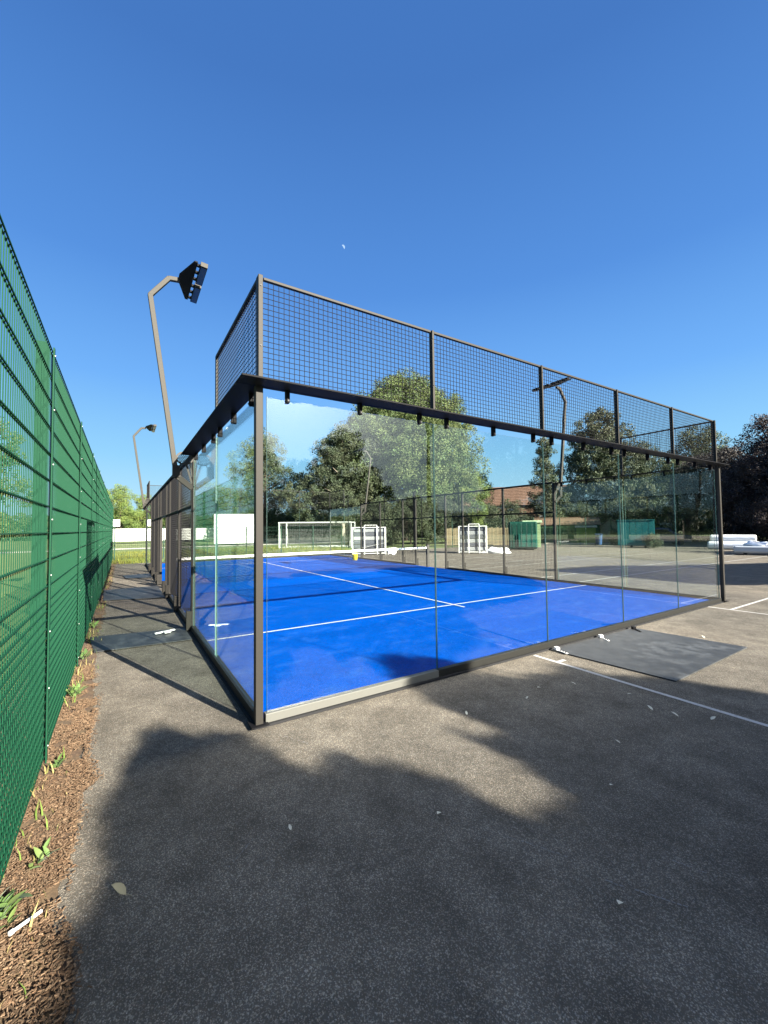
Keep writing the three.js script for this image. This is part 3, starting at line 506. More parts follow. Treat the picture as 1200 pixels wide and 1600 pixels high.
// --- behind the camera: they are mirrored in the front glass and shade the yard
const back = (az, el, dist) => { const a = az * Math.PI / 180; return [-1.02 + dist * Math.sin(a), -3.66 + dist * Math.cos(a), 1.7 + dist * Math.tan(el * Math.PI / 180)]; };
for (const [az, el, d, r, s, l, kind] of [[14.8, 12.4, 62, 5.0, 41, 'dark rounded tree mirrored in the glass beside the near corner post', 'round'], [26.4, 13.6, 62, 5.6, 42, 'dark pointed tree mirrored in the first glass pane', 'round'], [20.6, 9.6, 66, 4.6, 48, 'lower dark tree mirrored between the two dark trees', 'round'], [30.8, 8.4, 64, 3.4, 49, 'small dark tree mirrored right of the pointed one', 'round'], [36, 3.6, 66, 5.5, 43, 'low dark bush mirrored in the second glass pane', 'round'], [50.5, 17.5, 56, 5.2, 44, 'tall tree mirrored in the middle glass panes', 'round'], [57, 15, 58, 3.6, 45, 'tall slim tree mirrored in the fourth glass pane', 'round'], [63, 15, 57, 4.8, 50, 'tall dark tree mirrored left of the last glass joint', 'round'], [69, 16, 60, 5.5, 46, 'tall tree mirrored in the last glass pane', 'round'], [76, 15, 62, 5.5, 47, 'broad tree mirrored at the far end of the glass wall', 'round']]) {
  const [x, z, h] = back(az, el, d); tree('mirrored_tree', l, 'tree', x, z, { h, r, base: 0.4, tint: F.dark, seed: s, size: 0.95, density: 1.1, shape: kind, kind: 'broad', group: 'trees across the yard behind the viewpoint' });
}
// the plane tree whose high crown shades the foreground
{
  const t = thing('plane_tree', 'tall high-crowned tree that shades the asphalt in the foreground', 'tree', [7.6, -0.03, 38]);
  const mask = [[-1.36, 1.76], [-1.27, 1.52], [-1.2, 1.27], [-1.24, 0.92], [-1.25, 0.62], [-1.12, 0.33], [-1.01, -0.02], [-0.9, -0.39], [-0.79, -0.62], [-0.68, -0.37], [-0.49, -0.38], [-0.3, 0.01], [-0.11, 0.31], [0.03, 0.49], [0.1, 0.77], [0.2, 0.84], [0.32, 0.68], [0.39, 0.92], [0.59, 1.1], [0.7, 1.33], [0.83, 1.63], [0.93, 1.87], [1.07, 2.08], [1.25, 2.08], [1.33, 1.88], [1.35, 1.61], [1.31, 1.27], [1.27, 0.93], [1.23, 0.62], [1.39, 0.88], [1.53, 1.11], [1.63, 1.3], [1.61, 0.96], [1.55, 0.6], [1.63, 0.2], [1.5, -0.33], [1.59, -0.94], [2.08, -0.92], [2.4, -0.39], [2.48, 0.09], [2.94, 0.27], [3.35, 0.41], [3.74, 0.82], [3.85, 1.28], [4.25, 1.73], [4.53, 2.17], [5.6, 3.2], [7.5, 3.6], [9.5, 4.8], [11, 7], [10, 10], [5, 11], [0, 9], [-1.7, 6], [-1.5, 3]];
  const hole = [[-1.01, 1.02], [-0.86, 1.04], [-0.81, 1.18], [-0.93, 1.19]], strip = [[12.6, -6.6], [16.46, -5.75], [18.37, -4.15], [22.6, -2.2], [26, -0.6], [26, 1.6], [18, 0.6], [14.24, -0.32], [13.0, -1.23], [13.0, -2.56], [12.9, -4.37]];
  const inside = (P, x, z) => { let c = false; for (let i = 0, j = P.length - 1; i < P.length; j = i++) if ((P[i][1] > z) !== (P[j][1] > z) && x < (P[j][0] - P[i][0]) * (z - P[i][1]) / (P[j][1] - P[i][1]) + P[i][0]) c = !c; return c; };
  const make = (P, holes, lo, hi, tr, n, seed, base) => {
    const r = mulberry(seed), mats = [], cols = [], e = new THREE.Euler();
    while (mats.length < n) {
      const x = lerp(lo[0], hi[0], r()), z = lerp(lo[1], hi[1], r()); if (!inside(P, x, z) || holes.some((h) => inside(h, x, z))) continue;
      const wx = 0.34 * (fbm(x * 4.2 + 3, z * 1.9, 5, 3) - 0.5), wz = 0.9 * (fbm(x * 4.2, z * 1.9 + 8, 6, 3) - 0.5);
      if (z < 3.4 && n > 6000 && r() > 0.012 && ![[0.075, 0.2], [-0.075, -0.2], [0.07, -0.02], [-0.07, 0.02]].every(([a, b]) => inside(P, x + a + wx, z + b + wz))) continue;
      const far = z > 3.4; if (far && noise3(x * 0.9, z * 0.5, 4) < 0.3) continue; if (!far && r() < 0) continue;
      const q = lerp(tr[0], tr[1], Math.pow(r(), 0.8)) + 1.4 * (noise3(x * 0.6, z * 0.6, 9) - 0.5), s = far ? 0.62 : 0.18;
      e.set(r() * 6.28, r() * 6.28, r() * 6.28);
      mats.push(E4(x + SUN.x * q - base[0], q + 0.03, z + SUN.z * q - base[1], new THREE.Quaternion().setFromEuler(e), s * (0.7 + 0.6 * r())));
      const tt = 0.75 + 0.5 * r(); cols.push(new THREE.Color().setRGB(F.oak[0] * tt, F.oak[1] * tt, F.oak[2] * tt));
    }
    return [mats, cols];
  };
  const [m, c] = make(mask, [hole], [-1.7, -1], [11, 11], [19.4, 22.5], 22000, 77, [7.6, 38]);
  const wood = limb([[0, 0, 0], [0.2, 6, 0.3], [0.0, 11, 0.5], [0.6, 16.5, 3], [1.5, 21, 8]], 0.42, 0.14);
  for (const [x, z] of [[0.2, 2], [2.6, 1.4], [4.6, 4], [7, 5], [2, 6], [6, 8]]) wood.push(...limb([[0.5, 15.5, 2.4], [(x + SUN.x * 20 - 7.6) * 0.6, 18.4, (z + SUN.z * 20 - 38) * 0.6], [x + SUN.x * 21 - 7.6, 21, z + SUN.z * 21 - 38]], 0.16, 0.03, 6));
  part('trunk', wood, M.bark, t);
  instanced('crown', CL.fine[0], leafM, m, c, t);
  const t2 = thing('plane_tree', 'second high-crowned tree that shades the tennis court at right', 'tree', [31, -0.03, 36]);
  const [m2, c2] = make(strip, [], [11, -7], [27, 2], [18.6, 22], 5200, 78, [31, 36]);
  for (const q of m2) { const s = 1.6; q.elements[0] *= s; q.elements[1] *= s; q.elements[2] *= s; q.elements[4] *= s; q.elements[5] *= s; q.elements[6] *= s; q.elements[8] *= s; q.elements[9] *= s; q.elements[10] *= s; }
  const w2 = limb([[0, 0, 0], [0.1, 8, 0.2], [0, 15, 0]], 0.36, 0.16); for (const [x, z] of [[13.5, -4], [16, -3], [19, -2], [23, -0.5]]) w2.push(...limb([[0, 13, 0], [(x + SUN.x * 17 - 31) * 0.5, 15.5, (z + SUN.z * 17 - 36) * 0.5], [x + SUN.x * 17 - 31, 17, z + SUN.z * 17 - 36]], 0.16, 0.03, 6));
  part('trunk', w2, M.bark, t2); instanced('crown', CL.fine[1], leafM, m2, c2, t2);
}
// a far hedge that closes the horizon
{
  const r = mulberry(55), mats = [], cols = [], e = new THREE.Euler();
  const path = [[84, 30], [75, 62], [40, 84], [0, 92], [-45, 84], [-80, 40], [-90, -40], [-60, -96], [-10, -104], [8, -100], [20, -75], [40, -62], [62, -38], [80, -24], [84, 4], [84, 30]];
  for (let k = 0; k < 17000; k++) { const f = r() * (path.length - 1), i = Math.floor(f), x = lerp(path[i][0], path[i + 1][0], f - i) + (r() - 0.5) * 4, z = lerp(path[i][1], path[i + 1][1], f - i) + (r() - 0.5) * 4, top = 3.2 + 3.4 * fbm(x * 0.12, z * 0.12, 4, 3); e.set(r() * 6.28, r() * 6.28, r() * 6.28); mats.push(E4(x, r() * top, z, new THREE.Quaternion().setFromEuler(e), 1.2 + r() * 0.8)); const t = 0.7 + 0.5 * r(); cols.push(new THREE.Color().setRGB(F.dark[0] * t * 1.3, F.dark[1] * t * 1.3, F.dark[2] * t)); }
  const h = instanced('far_hedge', CL.broad[0], leafM, mats, cols, scene); h.userData.label = 'dark belt of far hedges and scrub along the horizon'; h.userData.category = 'hedge';
}
// ---------------------------------------------------------------- beyond the cage
const brace = (a, b, r = 0.045) => rod(a, b, r, r, 8);
{ // football goals on the lawn
  const goal = (x, z, turn, label) => {
    const t = thing('football_goal', label, 'goal', [x, -0.03, z], turn, 'football goals on the lawn'), W = 6.4, H = 2.3, D = 1.6, M = { white: std(0.36, 0.36, 0.35, 0.6) };
    for (const s of [0, W]) { part('goal_post', brace([s, 0, 0], [s, H, 0], 0.06), M.white, t); part('stay', [brace([s, H, -0.5], [s, 0.04, -D]), brace([s, H, 0], [s, H, -0.5])], M.white, t); part('ground_bar', brace([s, 0.04, 0], [s, 0.04, -D]), M.white, t); }
    part('crossbar', brace([-0.06, H, 0], [W + 0.06, H, 0], 0.06), M.white, t); part('ground_bar', brace([0, 0.04, -D], [W, 0.04, -D]), M.white, t);
    const w = []; for (let i = 0; i <= 40; i++) { const q = i * W / 40; w.push([q, H, -0.5, q, 0.06, -D]); } for (let j = 0; j < 18; j++) { const f = j / 18; w.push([0, lerp(H, 0.06, f), lerp(-0.5, -D, f), W, lerp(H, 0.06, f), lerp(-0.5, -D, f)]); }
    part('goal_net', wires(w, 0.003), std(0.2, 0.2, 0.2, 0.9), t);
  };
  goal(10.7, -32.1, -0.41, 'white football goal on the lawn, its post nearest the corner post');
  goal(11.9, -33.6, -0.41, 'second white football goal standing behind the first one');
}
{ // white cricket sight screen and hoardings
  const t = thing('sight_screen', 'big white slatted sight screen on the grass seen through the side glass', 'screen', [9.7, -0.03, -43.1], -0.22);
  for (let k = 0; k < 9; k++) part('board', rbox(-2.45, 0.22 + k * 0.36, -0.02, 2.45, 0.22 + k * 0.36 + 0.352, 0.02, 0.006), M.white, t);
  for (const x of [-2.2, 0, 2.2]) { part('upright', box(x - 0.05, 0, -0.12, x + 0.05, 3.45, -0.021), M.steel, t); part('skid', box(x - 0.06, 0, -0.8, x + 0.06, 0.1, 0.6), M.steel, t); }
  const h = thing('hoarding', 'long low white hoarding on the grass beyond the fence end', 'hoarding', [0, -0.03, -61.3]);
  for (let k = 0; k < 7; k++) { part('panel', rbox(-4.5 + k * 2.4, 0.36, -0.03, -4.5 + k * 2.4 + 2.385, 2.02, 0.03, 0.006), M.white, h); part('post', box(-4.55 + k * 2.4, 0, -0.12, -4.47 + k * 2.4, 2.0, -0.035), M.steel, h); }
  const b = thing('white_board', 'small raised white board above the hoarding, under the round tree', 'board', [-2.4, -0.03, -76.3]);
  part('panel', rbox(-1.9, 2.5, -0.04, 1.0, 3.6, 0.04, 0.01), M.white, b); for (const x of [-1.6, 0.7]) part('post', box(x - 0.06, 0, -0.16, x + 0.06, 3.5, -0.045), M.steel, b);
}
{ // stillages: white tube frames packed with film-wrapped glass
  const film = new THREE.MeshPhysicalMaterial({ color: new THREE.Color().setRGB(0.075, 0.08, 0.095), roughness: 0.4, clearcoat: 0.5, clearcoatRoughness: 0.3 });
  const crate = (x, z, turn, W, label, sheetTail) => {
    const t = thing('glass_stillage', label, 'stillage', [x, 0, z], turn, 'white stillages of wrapped glass'), H = 1.75, D = 1.0, r = mulberry(Math.round(x * 10));
    for (const [a, b] of [[0, 0], [W, 0], [0, -D], [W, -D], [W * 0.36, 0.02], [W * 0.74, 0.02]]) part('frame_post', rbox(a - 0.03, 0.02, b - 0.03, a + 0.03, a > 0 && a < W ? H + 0.12 : H, b + 0.03, 0.006), M.white, t);
    for (const y of [0.1, H]) for (const b of [0, -D]) part('frame_rail', rbox(0.031, y - 0.025, b - 0.025, W - 0.031, y + 0.025, b + 0.025, 0.006), M.white, t);
    part('frame_rail', rbox(W * 0.36, H + 0.121, 0.0, W * 0.74, H + 0.16, 0.04, 0.006), M.white, t);
    for (const a of [0, W]) part('frame_rail', rbox(a - 0.024, H - 0.024, -D + 0.031, a + 0.024, H + 0.024, -0.031, 0.006), M.white, t);
    for (let k = 0; k < 6; k++) { const y = 0.16 + k * 0.255; const g = new RoundedBoxGeometry(W - 0.12, 0.25, D - 0.16, 3, 0.05), p = g.attributes.position; for (let i = 0; i < p.count; i++) p.setZ(i, p.getZ(i) + 0.05 * (fbm(p.getX(i) * 3 + k, y * 3, 1) - 0.5)); g.computeVertexNormals(); g.translate(W / 2, y + 0.125, -D / 2); part('wrapped_pack', g, r() < 0.35 ? std(0.24, 0.25, 0.26, 0.5) : film, t); }
    part('pallet', rbox(-0.03, 0.0, -D - 0.03, W + 0.03, 0.018, 0.05, 0.003), M.steel, t);
    if (sheetTail) part('strap', [bar([0.1, 0.35, 0.06], [W - 0.1, 0.75, 0.06], 0.01, 0.09)], M.white, t);
  };
  crate(11.3, -19.4, -0.53, 2.1, 'wide white stillage with wrapped packs behind the net', true);
  crate(17.3, -16.1, -0.77, 1.75, 'white stillage with wrapped packs right of the net post', false);
  const f = thing('film_heap', 'crumpled white plastic film trailing on the asphalt beside the stillage', 'plastic film', [19.4, 0, -14.7], -0.78);
  const g = new THREE.SphereGeometry(0.5, 28, 14), p = g.attributes.position; for (let i = 0; i < p.count; i++) { const q = 0.55 + 0.9 * fbm(p.getX(i) * 5, p.getZ(i) * 5, p.getY(i) * 5, 3); p.setXYZ(i, p.getX(i) * 1.6 * q, Math.max(0.004, p.getY(i) * 0.7 * q), p.getZ(i) * 0.7 * q); } g.computeVertexNormals(); part('heap', g, M.plastic, f);
  const tail = new THREE.TubeGeometry(new THREE.CatmullRomCurve3([[-0.6, 0.06, 0.1], [-1.1, 0.05, 0.2], [-1.6, 0.05, 0.05], [-2.0, 0.3, 0.15], [-2.1, 0.65, 0.1]].map((q) => new THREE.Vector3(...q))), 30, 0.05, 7); part('tail', tail, M.plastic, f);
  const y = thing('ball_basket', 'small yellow ball basket on the blue floor behind the net', 'basket', [9.3, 0.036, -15.4]); const ym = std(0.75, 0.55, 0.02, 0.5);
  part('tub', new THREE.LatheGeometry([[0.0, 0.0], [0.12, 0.0], [0.15, 0.28], [0.165, 0.285], [0.16, 0.3], [0.14, 0.3], [0.11, 0.02]].map(([a, b]) => new THREE.Vector2(a, b)), 20), ym, y); part('handle', new THREE.TorusGeometry(0.14, 0.012, 6, 16, Math.PI).translate(0, 0.29, 0), ym, y);
  const c = thing('white_cloth', 'white cloth hanging over the net tape', 'cloth', [8.05, 0, -10]); const cg = new THREE.PlaneGeometry(0.36, 0.5, 14, 20), cp = cg.attributes.position;
  for (let i = 0; i < cp.count; i++) { const a = cp.getX(i), b = cp.getY(i), s = Math.max(-1, Math.min(1, b / 0.05)); cp.setXYZ(i, a * (1 + 0.2 * Math.abs(b)) + 0.02 * Math.sin(b * 20), 0.905 - Math.max(0, Math.abs(b) - 0.02) * (1 + 0.15 * Math.sin(a * 20)) , s * (0.022 + 0.02 * Math.abs(Math.sin(a * 17 + b * 5)))); } cg.computeVertexNormals(); part('fabric', cg, new THREE.MeshStandardMaterial({ color: new THREE.Color().setRGB(0.8, 0.8, 0.8), roughness: 0.9, side: THREE.DoubleSide }), c);
}
{ // stack under a green tarpaulin, sheds, container
  const tarp = std(0.004, 0.045, 0.032, 0.5), t = thing('tarpaulin_stack', 'tall stack under a dark green tarpaulin beside the tennis court', 'stack', [23.9, 0, -16.4], -0.89);
  const g = new RoundedBoxGeometry(2.0, 2.0, 1.4, 10, 0.16), p = g.attributes.position; for (let i = 0; i < p.count; i++) { const x = p.getX(i), y = p.getY(i), z = p.getZ(i), n = (fbm(x * 4 + 9, y * 1.2, z * 4, 3) - 0.5) * 0.16 + 0.03 * Math.sin(x * 22); p.setXYZ(i, x * (1 + n * 0.4), y + n * 0.3, z * (1 + n)); } g.computeVertexNormals(); g.translate(0, 1.04, 0); part('tarpaulin', g, tarp, t);
  part('patch', rbox(-0.3, 0.2, 0.742, 0.95, 1.15, 0.80, 0.02), std(0.008, 0.085, 0.065, 0.5), t);
  for (let k = 0; k < 5; k++) part('strap', rbox(-0.8 + k * 0.36, 0.25, 0.81, -0.77 + k * 0.36, 1.98, 0.825, 0.003), std(0.05, 0.10, 0.085, 0.6), t);
  const hut = (name, label, x, z, turn, W, D, H, R, wm, rm, extra) => {
    const t = thing(name, label, 'shed', [x, -0.02, z], turn); const n = Math.round(W / 0.3);
    for (let k = 0; k < n; k++) part('plank', rbox(-W / 2 + k * W / n, 0, D / 2 - 0.03, -W / 2 + (k + 1) * W / n - 0.012, H, D / 2, 0.004), wm, t);
    part('wall', [box(-W / 2, 0, -D / 2, W / 2, H, -D / 2 + 0.03), box(-W / 2, 0, -D / 2 + 0.031, -W / 2 + 0.03, H, D / 2 - 0.031), box(W / 2 - 0.03, 0, -D / 2 + 0.031, W / 2, H, D / 2 - 0.031)], wm, t);
    const gs = new THREE.Shape([new THREE.Vector2(-D / 2, H), new THREE.Vector2(D / 2, H), new THREE.Vector2(0, H + R)]); const gg = new THREE.ExtrudeGeometry(gs, { depth: W - 0.02, bevelEnabled: false }); gg.rotateY(Math.PI / 2); gg.translate(-W / 2 + 0.01, 0.002, 0); part('gable', gg, wm, t);
    for (const s of [-1, 1]) part('roof', [bar([-W / 2 - 0.15, H + R / 2 + 0.03, s * D / 4], [W / 2 + 0.15, H + R / 2 + 0.03, s * D / 4], 0.05, Math.hypot(D / 2, R) + 0.2)].map((q) => { q.translate(0, -(H + R / 2 + 0.03), -s * D / 4); q.rotateX(Math.PI / 2 + s * Math.atan2(R, D / 2) - Math.PI / 2); q.translate(0, H + R / 2 + 0.05, s * D / 4); return q; }), rm, t);
    if (extra) extra(t); return t;
  };
  const roofBrown = std(0.14, 0.09, 0.06, 0.85);
  hut('green_shed', 'long dark green shed with a brown roof behind the court fence', 38.6, -22.6, -0.95, 6.0, 2.6, 1.8, 0.7, std(0.03, 0.07, 0.03, 0.8), roofBrown);
  hut('green_hut', 'small bright yellow-green hut beside the long shed', 38.1, -20.1, -1.0, 1.7, 1.2, 1.5, 0.15, std(0.16, 0.21, 0.04, 0.8), std(0.2, 0.2, 0.15, 0.9));
  hut('gabled_hut', 'cream gabled hut with brown roof next to the turquoise container', 41.8, -19.6, 0.45, 2.4, 1.8, 1.6, 0.75, std(0.30, 0.24, 0.14, 0.8), roofBrown);
  hut('pale_hut', 'pale green leaning cabinet behind the tarpaulin stack', 27.6, -18.4, -0.8, 1.2, 0.9, 2.0, 0.1, std(0.17, 0.25, 0.13, 0.7), std(0.3, 0.4, 0.25, 0.8));
  // container with ribbed side
  const c = thing('site_container', 'turquoise ribbed site container on wheels at the yard edge', 'container', [32.2, 0, -12.5], -1.12), teal = std(0.012, 0.12, 0.13, 0.5);
  part('body', box(-1.2, 0.16, -0.75, 1.2, 2.05, 0.7), teal, c); for (let k = 0; k < 6; k++) part('side_panel', rbox(-1.19 + k * 0.4, 0.18, 0.701, -1.19 + k * 0.4 + 0.365, 2.03, 0.74, 0.01), teal, c); part('roof_edge', rbox(-1.23, 2.051, -0.78, 1.23, 2.1, 0.78, 0.01), teal, c);
  for (const x of [-0.3, 0.6]) part('wheel', rod([x, 0.09, 0.6], [x, 0.09, 0.7], 0.09, 0.09, 12), M.rubber, c);
  tree('low_bush', 'dark green bush leaning on the turquoise container', 'bush', 31.9, -11.2, { h: 1.1, r: 0.75, base: 0, tint: F.dark, seed: 61, size: 0.3, density: 0.8, lobes: 8, trunk: 0.03 });
  tree('low_bush', 'dark bush between the gabled hut and the turquoise container', 'bush', 35.5, -15.4, { h: 1.3, r: 1.3, base: 0, tint: F.dark, seed: 62, size: 0.35, density: 0.8, lobes: 8, trunk: 0.03 });
  const bin = thing('wheeled_bin', 'small blue wheeled bin before the huts', 'bin', [33.2, 0, -16.0], -0.9), bm = std(0.02, 0.05, 0.12, 0.5);
  const bg = new THREE.CylinderGeometry(0.36, 0.28, 0.85, 4); bg.rotateY(Math.PI / 4); bg.translate(0, 0.5, 0); part('bin_body', bg, bm, bin); part('lid', rbox(-0.29, 0.93, -0.3, 0.29, 0.99, 0.33, 0.02), bm, bin); for (const s of [-1, 1]) part('wheel', rod([s * 0.22, 0.09, -0.24], [s * 0.28, 0.09, -0.24], 0.09, 0.09, 12), M.rubber, bin);
  const kb = thing('timber_kerb', 'pale timber edging lying along the yard before the long shed', 'kerb', [33.6, 0, -17.9], -0.95); part('beam', rbox(-3, 0.0, -0.1, 3, 0.16, 0.1, 0.02), std(0.42, 0.38, 0.30, 0.9), kb);
  const van = thing('parked_van', 'white van half hidden under the trees near the far right post', 'van', [50.5, -0.02, -14.6], -1.2);
  const vs = new THREE.Shape([[-2.2, 0.35], [2.2, 0.35], [2.25, 1.0], [1.5, 1.2], [0.95, 1.95], [-2.2, 1.98]].map(([a, b]) => new THREE.Vector2(a, b))), vg = new THREE.ExtrudeGeometry(vs, { depth: 1.7, bevelEnabled: true, bevelSize: 0.06, bevelThickness: 0.06, bevelSegments: 2 }); vg.translate(0, 0, -0.85); part('van_body', vg, std(0.7, 0.7, 0.68, 0.35), van);
  for (const s of [-0.92, 0.92]) { part('side_window', box(0.45, 1.25, s - 0.01, 1.1, 1.75, s + 0.01), std(0.02, 0.025, 0.03, 0.1), van); for (const x of [-1.4, 1.4]) part('wheel', rod([x, 0.33, s - 0.08], [x, 0.33, s + 0.08], 0.33, 0.33, 18), M.rubber, van); }
  const car = thing('parked_car', 'dark blue car half hidden beside the turquoise container', 'car', [37.6, -0.02, -13.2], -1.0), carM = std(0.02, 0.03, 0.07, 0.25);
  const cs = new THREE.Shape([[-2, 0.3], [2, 0.3], [2.02, 0.75], [1.1, 0.88], [0.5, 1.38], [-1.1, 1.4], [-1.75, 0.95], [-2.02, 0.85]].map(([a, b]) => new THREE.Vector2(a, b))), cg = new THREE.ExtrudeGeometry(cs, { depth: 1.5, bevelEnabled: true, bevelSize: 0.07, bevelThickness: 0.07, bevelSegments: 2 }); cg.translate(0, 0, -0.75); part('car_body', cg, carM, car);
  for (const s of [-0.83, 0.83]) { part('side_window', new THREE.ExtrudeGeometry(new THREE.Shape([[-1.0, 0.95], [0.75, 0.95], [0.4, 1.3], [-0.9, 1.32]].map(([a, b]) => new THREE.Vector2(a, b))), { depth: 0.012, bevelEnabled: false }).translate(0, 0, s - 0.006), std(0.01, 0.012, 0.015, 0.1), car); for (const x of [-1.25, 1.25]) part('wheel', rod([x, 0.3, s - 0.06], [x, 0.3, s + 0.06], 0.3, 0.3, 18), M.rubber, car); }
  for (const x of [-2.06, 2.07]) part('headlight', rbox(x - 0.03, 0.62, 0.4, x + 0.03, 0.76, 0.72, 0.01), M.bolt, car);
}
{ // rolls of artificial grass in film and a wrapped bundle on bearers
  const roll = (x, y, z, turn, L, R, label) => {
    const t = thing('turf_roll', label, 'turf roll', [x, y, z], turn, 'film-wrapped turf rolls');
    const g = new THREE.CylinderGeometry(R, R, L, 30, 14, true); g.rotateZ(Math.PI / 2); const p = g.attributes.position; for (let i = 0; i < p.count; i++) { const n = 1 + 0.07 * (fbm(p.getX(i) * 2.2, p.getY(i) * 5, p.getZ(i) * 5, 3) - 0.5); p.setY(i, p.getY(i) * n); p.setZ(i, p.getZ(i) * n); } g.computeVertexNormals(); g.translate(0, R, 0); part('wrap', g, M.plastic, t);
    for (const s of [-1, 1]) { const tor = new THREE.TorusGeometry(R * 0.62, R * 0.36, 10, 26); tor.rotateY(Math.PI / 2); tor.translate(s * L / 2, R, 0); part('roll_end', tor, M.white, t); part('core', rod([s * (L / 2 - 0.1), R, 0], [s * (L / 2 + 0.02), R, 0], R * 0.22, R * 0.22, 14), M.rubber, t); }
  };
  roll(33.1, 0.0, -7.0, -1.27, 2.2, 0.27, 'lower white wrapped turf roll at the right edge');
  roll(33.65, 0.0, -6.85, -1.27, 2.2, 0.27, 'white wrapped turf roll lying behind the lower one');
  roll(33.37, 0.48, -6.95, -1.27, 2.2, 0.25, 'upper white wrapped turf roll on top of the pair');
  roll(31.4, 0.0, -4.6, -1.45, 2.2, 0.26, 'loose white wrapped roll behind the grey bundle');
  const b = thing('wrapped_bundle', 'grey film-wrapped bundle on black bearers at the right edge', 'bundle', [28.3, 0, -3.6], -1.25);
  const g = new RoundedBoxGeometry(3.4, 0.36, 1.1, 6, 0.09), p = g.attributes.position; for (let i = 0; i < p.count; i++) { const n = fbm(p.getX(i) * 4, p.getY(i) * 7, p.getZ(i) * 4, 3) - 0.5; p.setXYZ(i, p.getX(i), p.getY(i) * (1 + 0.25 * n), p.getZ(i) * (1 + 0.15 * n)); } g.computeVertexNormals(); g.translate(0, 0.3, 0); part('film', g, new THREE.MeshPhysicalMaterial({ color: new THREE.Color().setRGB(0.30, 0.33, 0.37), roughness: 0.35, clearcoat: 0.4 }), b);
  for (const x of [-1.2, 0, 1.2]) part('bearer', rbox(x - 0.07, 0, -0.5, x + 0.07, 0.115, 0.5, 0.01), M.rubber, b);
  const h = thing('film_heap', 'white crumpled film lying on the grey bundle', 'plastic film', [28.5, 0.47, -4.3], -1.2); const hg = new THREE.SphereGeometry(0.4, 24, 12), hp = hg.attributes.position; for (let i = 0; i < hp.count; i++) { const q = 0.5 + fbm(hp.getX(i) * 6, hp.getZ(i) * 6, hp.getY(i) * 6, 3); hp.setXYZ(i, hp.getX(i) * 1.5 * q, Math.max(0, hp.getY(i) * 0.6 * q), hp.getZ(i) * q); } hg.computeVertexNormals(); part('heap', hg, M.plastic, h);
}
{ // brick building
  const brickTex = tex(512, (u, v) => { const k = 0.75 + 0.35 * tile2(u, v, 60, 71) + 0.2 * tile2(u, v, 8, 72); return [0.15 * k, 0.085 * k, 0.055 * k]; });
  const bm = new THREE.MeshStandardMaterial({ map: brickTex, roughness: 0.9 }), rm = new THREE.MeshStandardMaterial({ map: tex(512, (u, v) => { const k = 0.7 + 0.4 * tile2(u, v, 50, 74) + 0.25 * tile2(u, v, 11, 75); return [0.135 * k, 0.075 * k, 0.050 * k]; }), roughness: 0.9 });
  const t = thing('brick_building', 'brown brick hall with a broad tiled roof behind the young tree', 'building', [56.5, 0, -47.5], -0.86), W = 24, D = 12, H = 5.2;
  part('wall', [box(-W / 2, 0, -D / 2, W / 2, H, D / 2)], bm, t);
  const s = new THREE.Shape([new THREE.Vector2(-D / 2 - 0.4, H), new THREE.Vector2(D / 2 + 0.4, H), new THREE.Vector2(0.2, H + 3.6), new THREE.Vector2(-0.2, H + 3.6)]), g = new THREE.ExtrudeGeometry(s, { depth: W + 0.6, bevelEnabled: false }); g.rotateY(Math.PI / 2); g.translate(-W / 2 - 0.3, 0.01, 0); part('roof', g, rm, t);
  const roofRows = []; for (let k = 0; k < 12; k++) { const f = (k + 0.5) / 12; roofRows.push(box(-W / 2 - 0.3, lerp(H, H + 3.6, f) + 0.02, lerp(D / 2 + 0.4, 0.2, f) - 0.02, W / 2 + 0.3, lerp(H, H + 3.6, f) + 0.08, lerp(D / 2 + 0.4, 0.2, f) + 0.06)); } roofRows.forEach((q) => part('tile_course', q, rm, t));
  for (const x of [-7, -3.5, 0, 3.5, 7]) { const w = part('window', box(x - 0.7, 1.4, D / 2 + 0.003, x + 0.7, 3.4, D / 2 + 0.05), M.white, t); for (const a of [-0.33, 0.33]) part('pane', box(x + a - 0.28, 1.5, D / 2 + 0.051, x + a + 0.28, 3.3, D / 2 + 0.06), std(0.03, 0.04, 0.05, 0.1), w); }
}
// timber fence panels between the shrubs and the court
{ const wood = [std(0.28, 0.23, 0.14, 0.9), std(0.23, 0.19, 0.12, 0.9)];
  for (const [x, z, l] of [[25.2, -24.2, 'weathered timber fence panel left of the white stillage'], [27.4, -22.0, 'weathered timber fence panel right of the white stillage']]) {
    const t = thing('timber_fence', l, 'fence', [x, -0.02, z], -0.8); for (let k = 0; k < 16; k++) part('board', rbox(-1.4 + k * 0.175, 0.05, -0.015, -1.4 + k * 0.175 + 0.16, 1.6 + 0.03 * ((k * 7) % 3), 0.015, 0.004), wood[k % 2], t); for (const y of [0.4, 1.3]) part('rail', box(-1.4, y, -0.06, 1.4, y + 0.08, -0.016), wood[1], t); } }
// further mesh fences round the courts
function meshFence(name, label, a, b, H, mat, step = 2.5, thick = 0.03, pitch = 0.1) {
  const L = Math.hypot(b[0] - a[0], b[1] - a[1]), n = Math.round(L / step), t = thing(name, label, 'fence', [a[0], 0, a[1]], -Math.atan2(b[1] - a[1], b[0] - a[0]));
  for (let k = 0; k <= n; k++) part('fence_post', box(k * L / n - thick, -0.03, -thick, k * L / n + thick, H + 0.03, thick), mat, t);
  for (let k = 0; k < n; k++) { const w = [], x0 = k * L / n + thick, x1 = (k + 1) * L / n - thick; for (let x = x0 + pitch; x < x1; x += pitch) w.push([x, 0.05, 0, x, H, 0, 0.0025]); for (let y = 0.1; y <= H + 0.001; y += 0.25) w.push([x0, y, 0, x1, y, 0, 0.004]); part('mesh_panel', wires(w, 0.003), mat, t); }
  return t;
}
const dkGreen = std(0.01, 0.035, 0.022, 0.6);
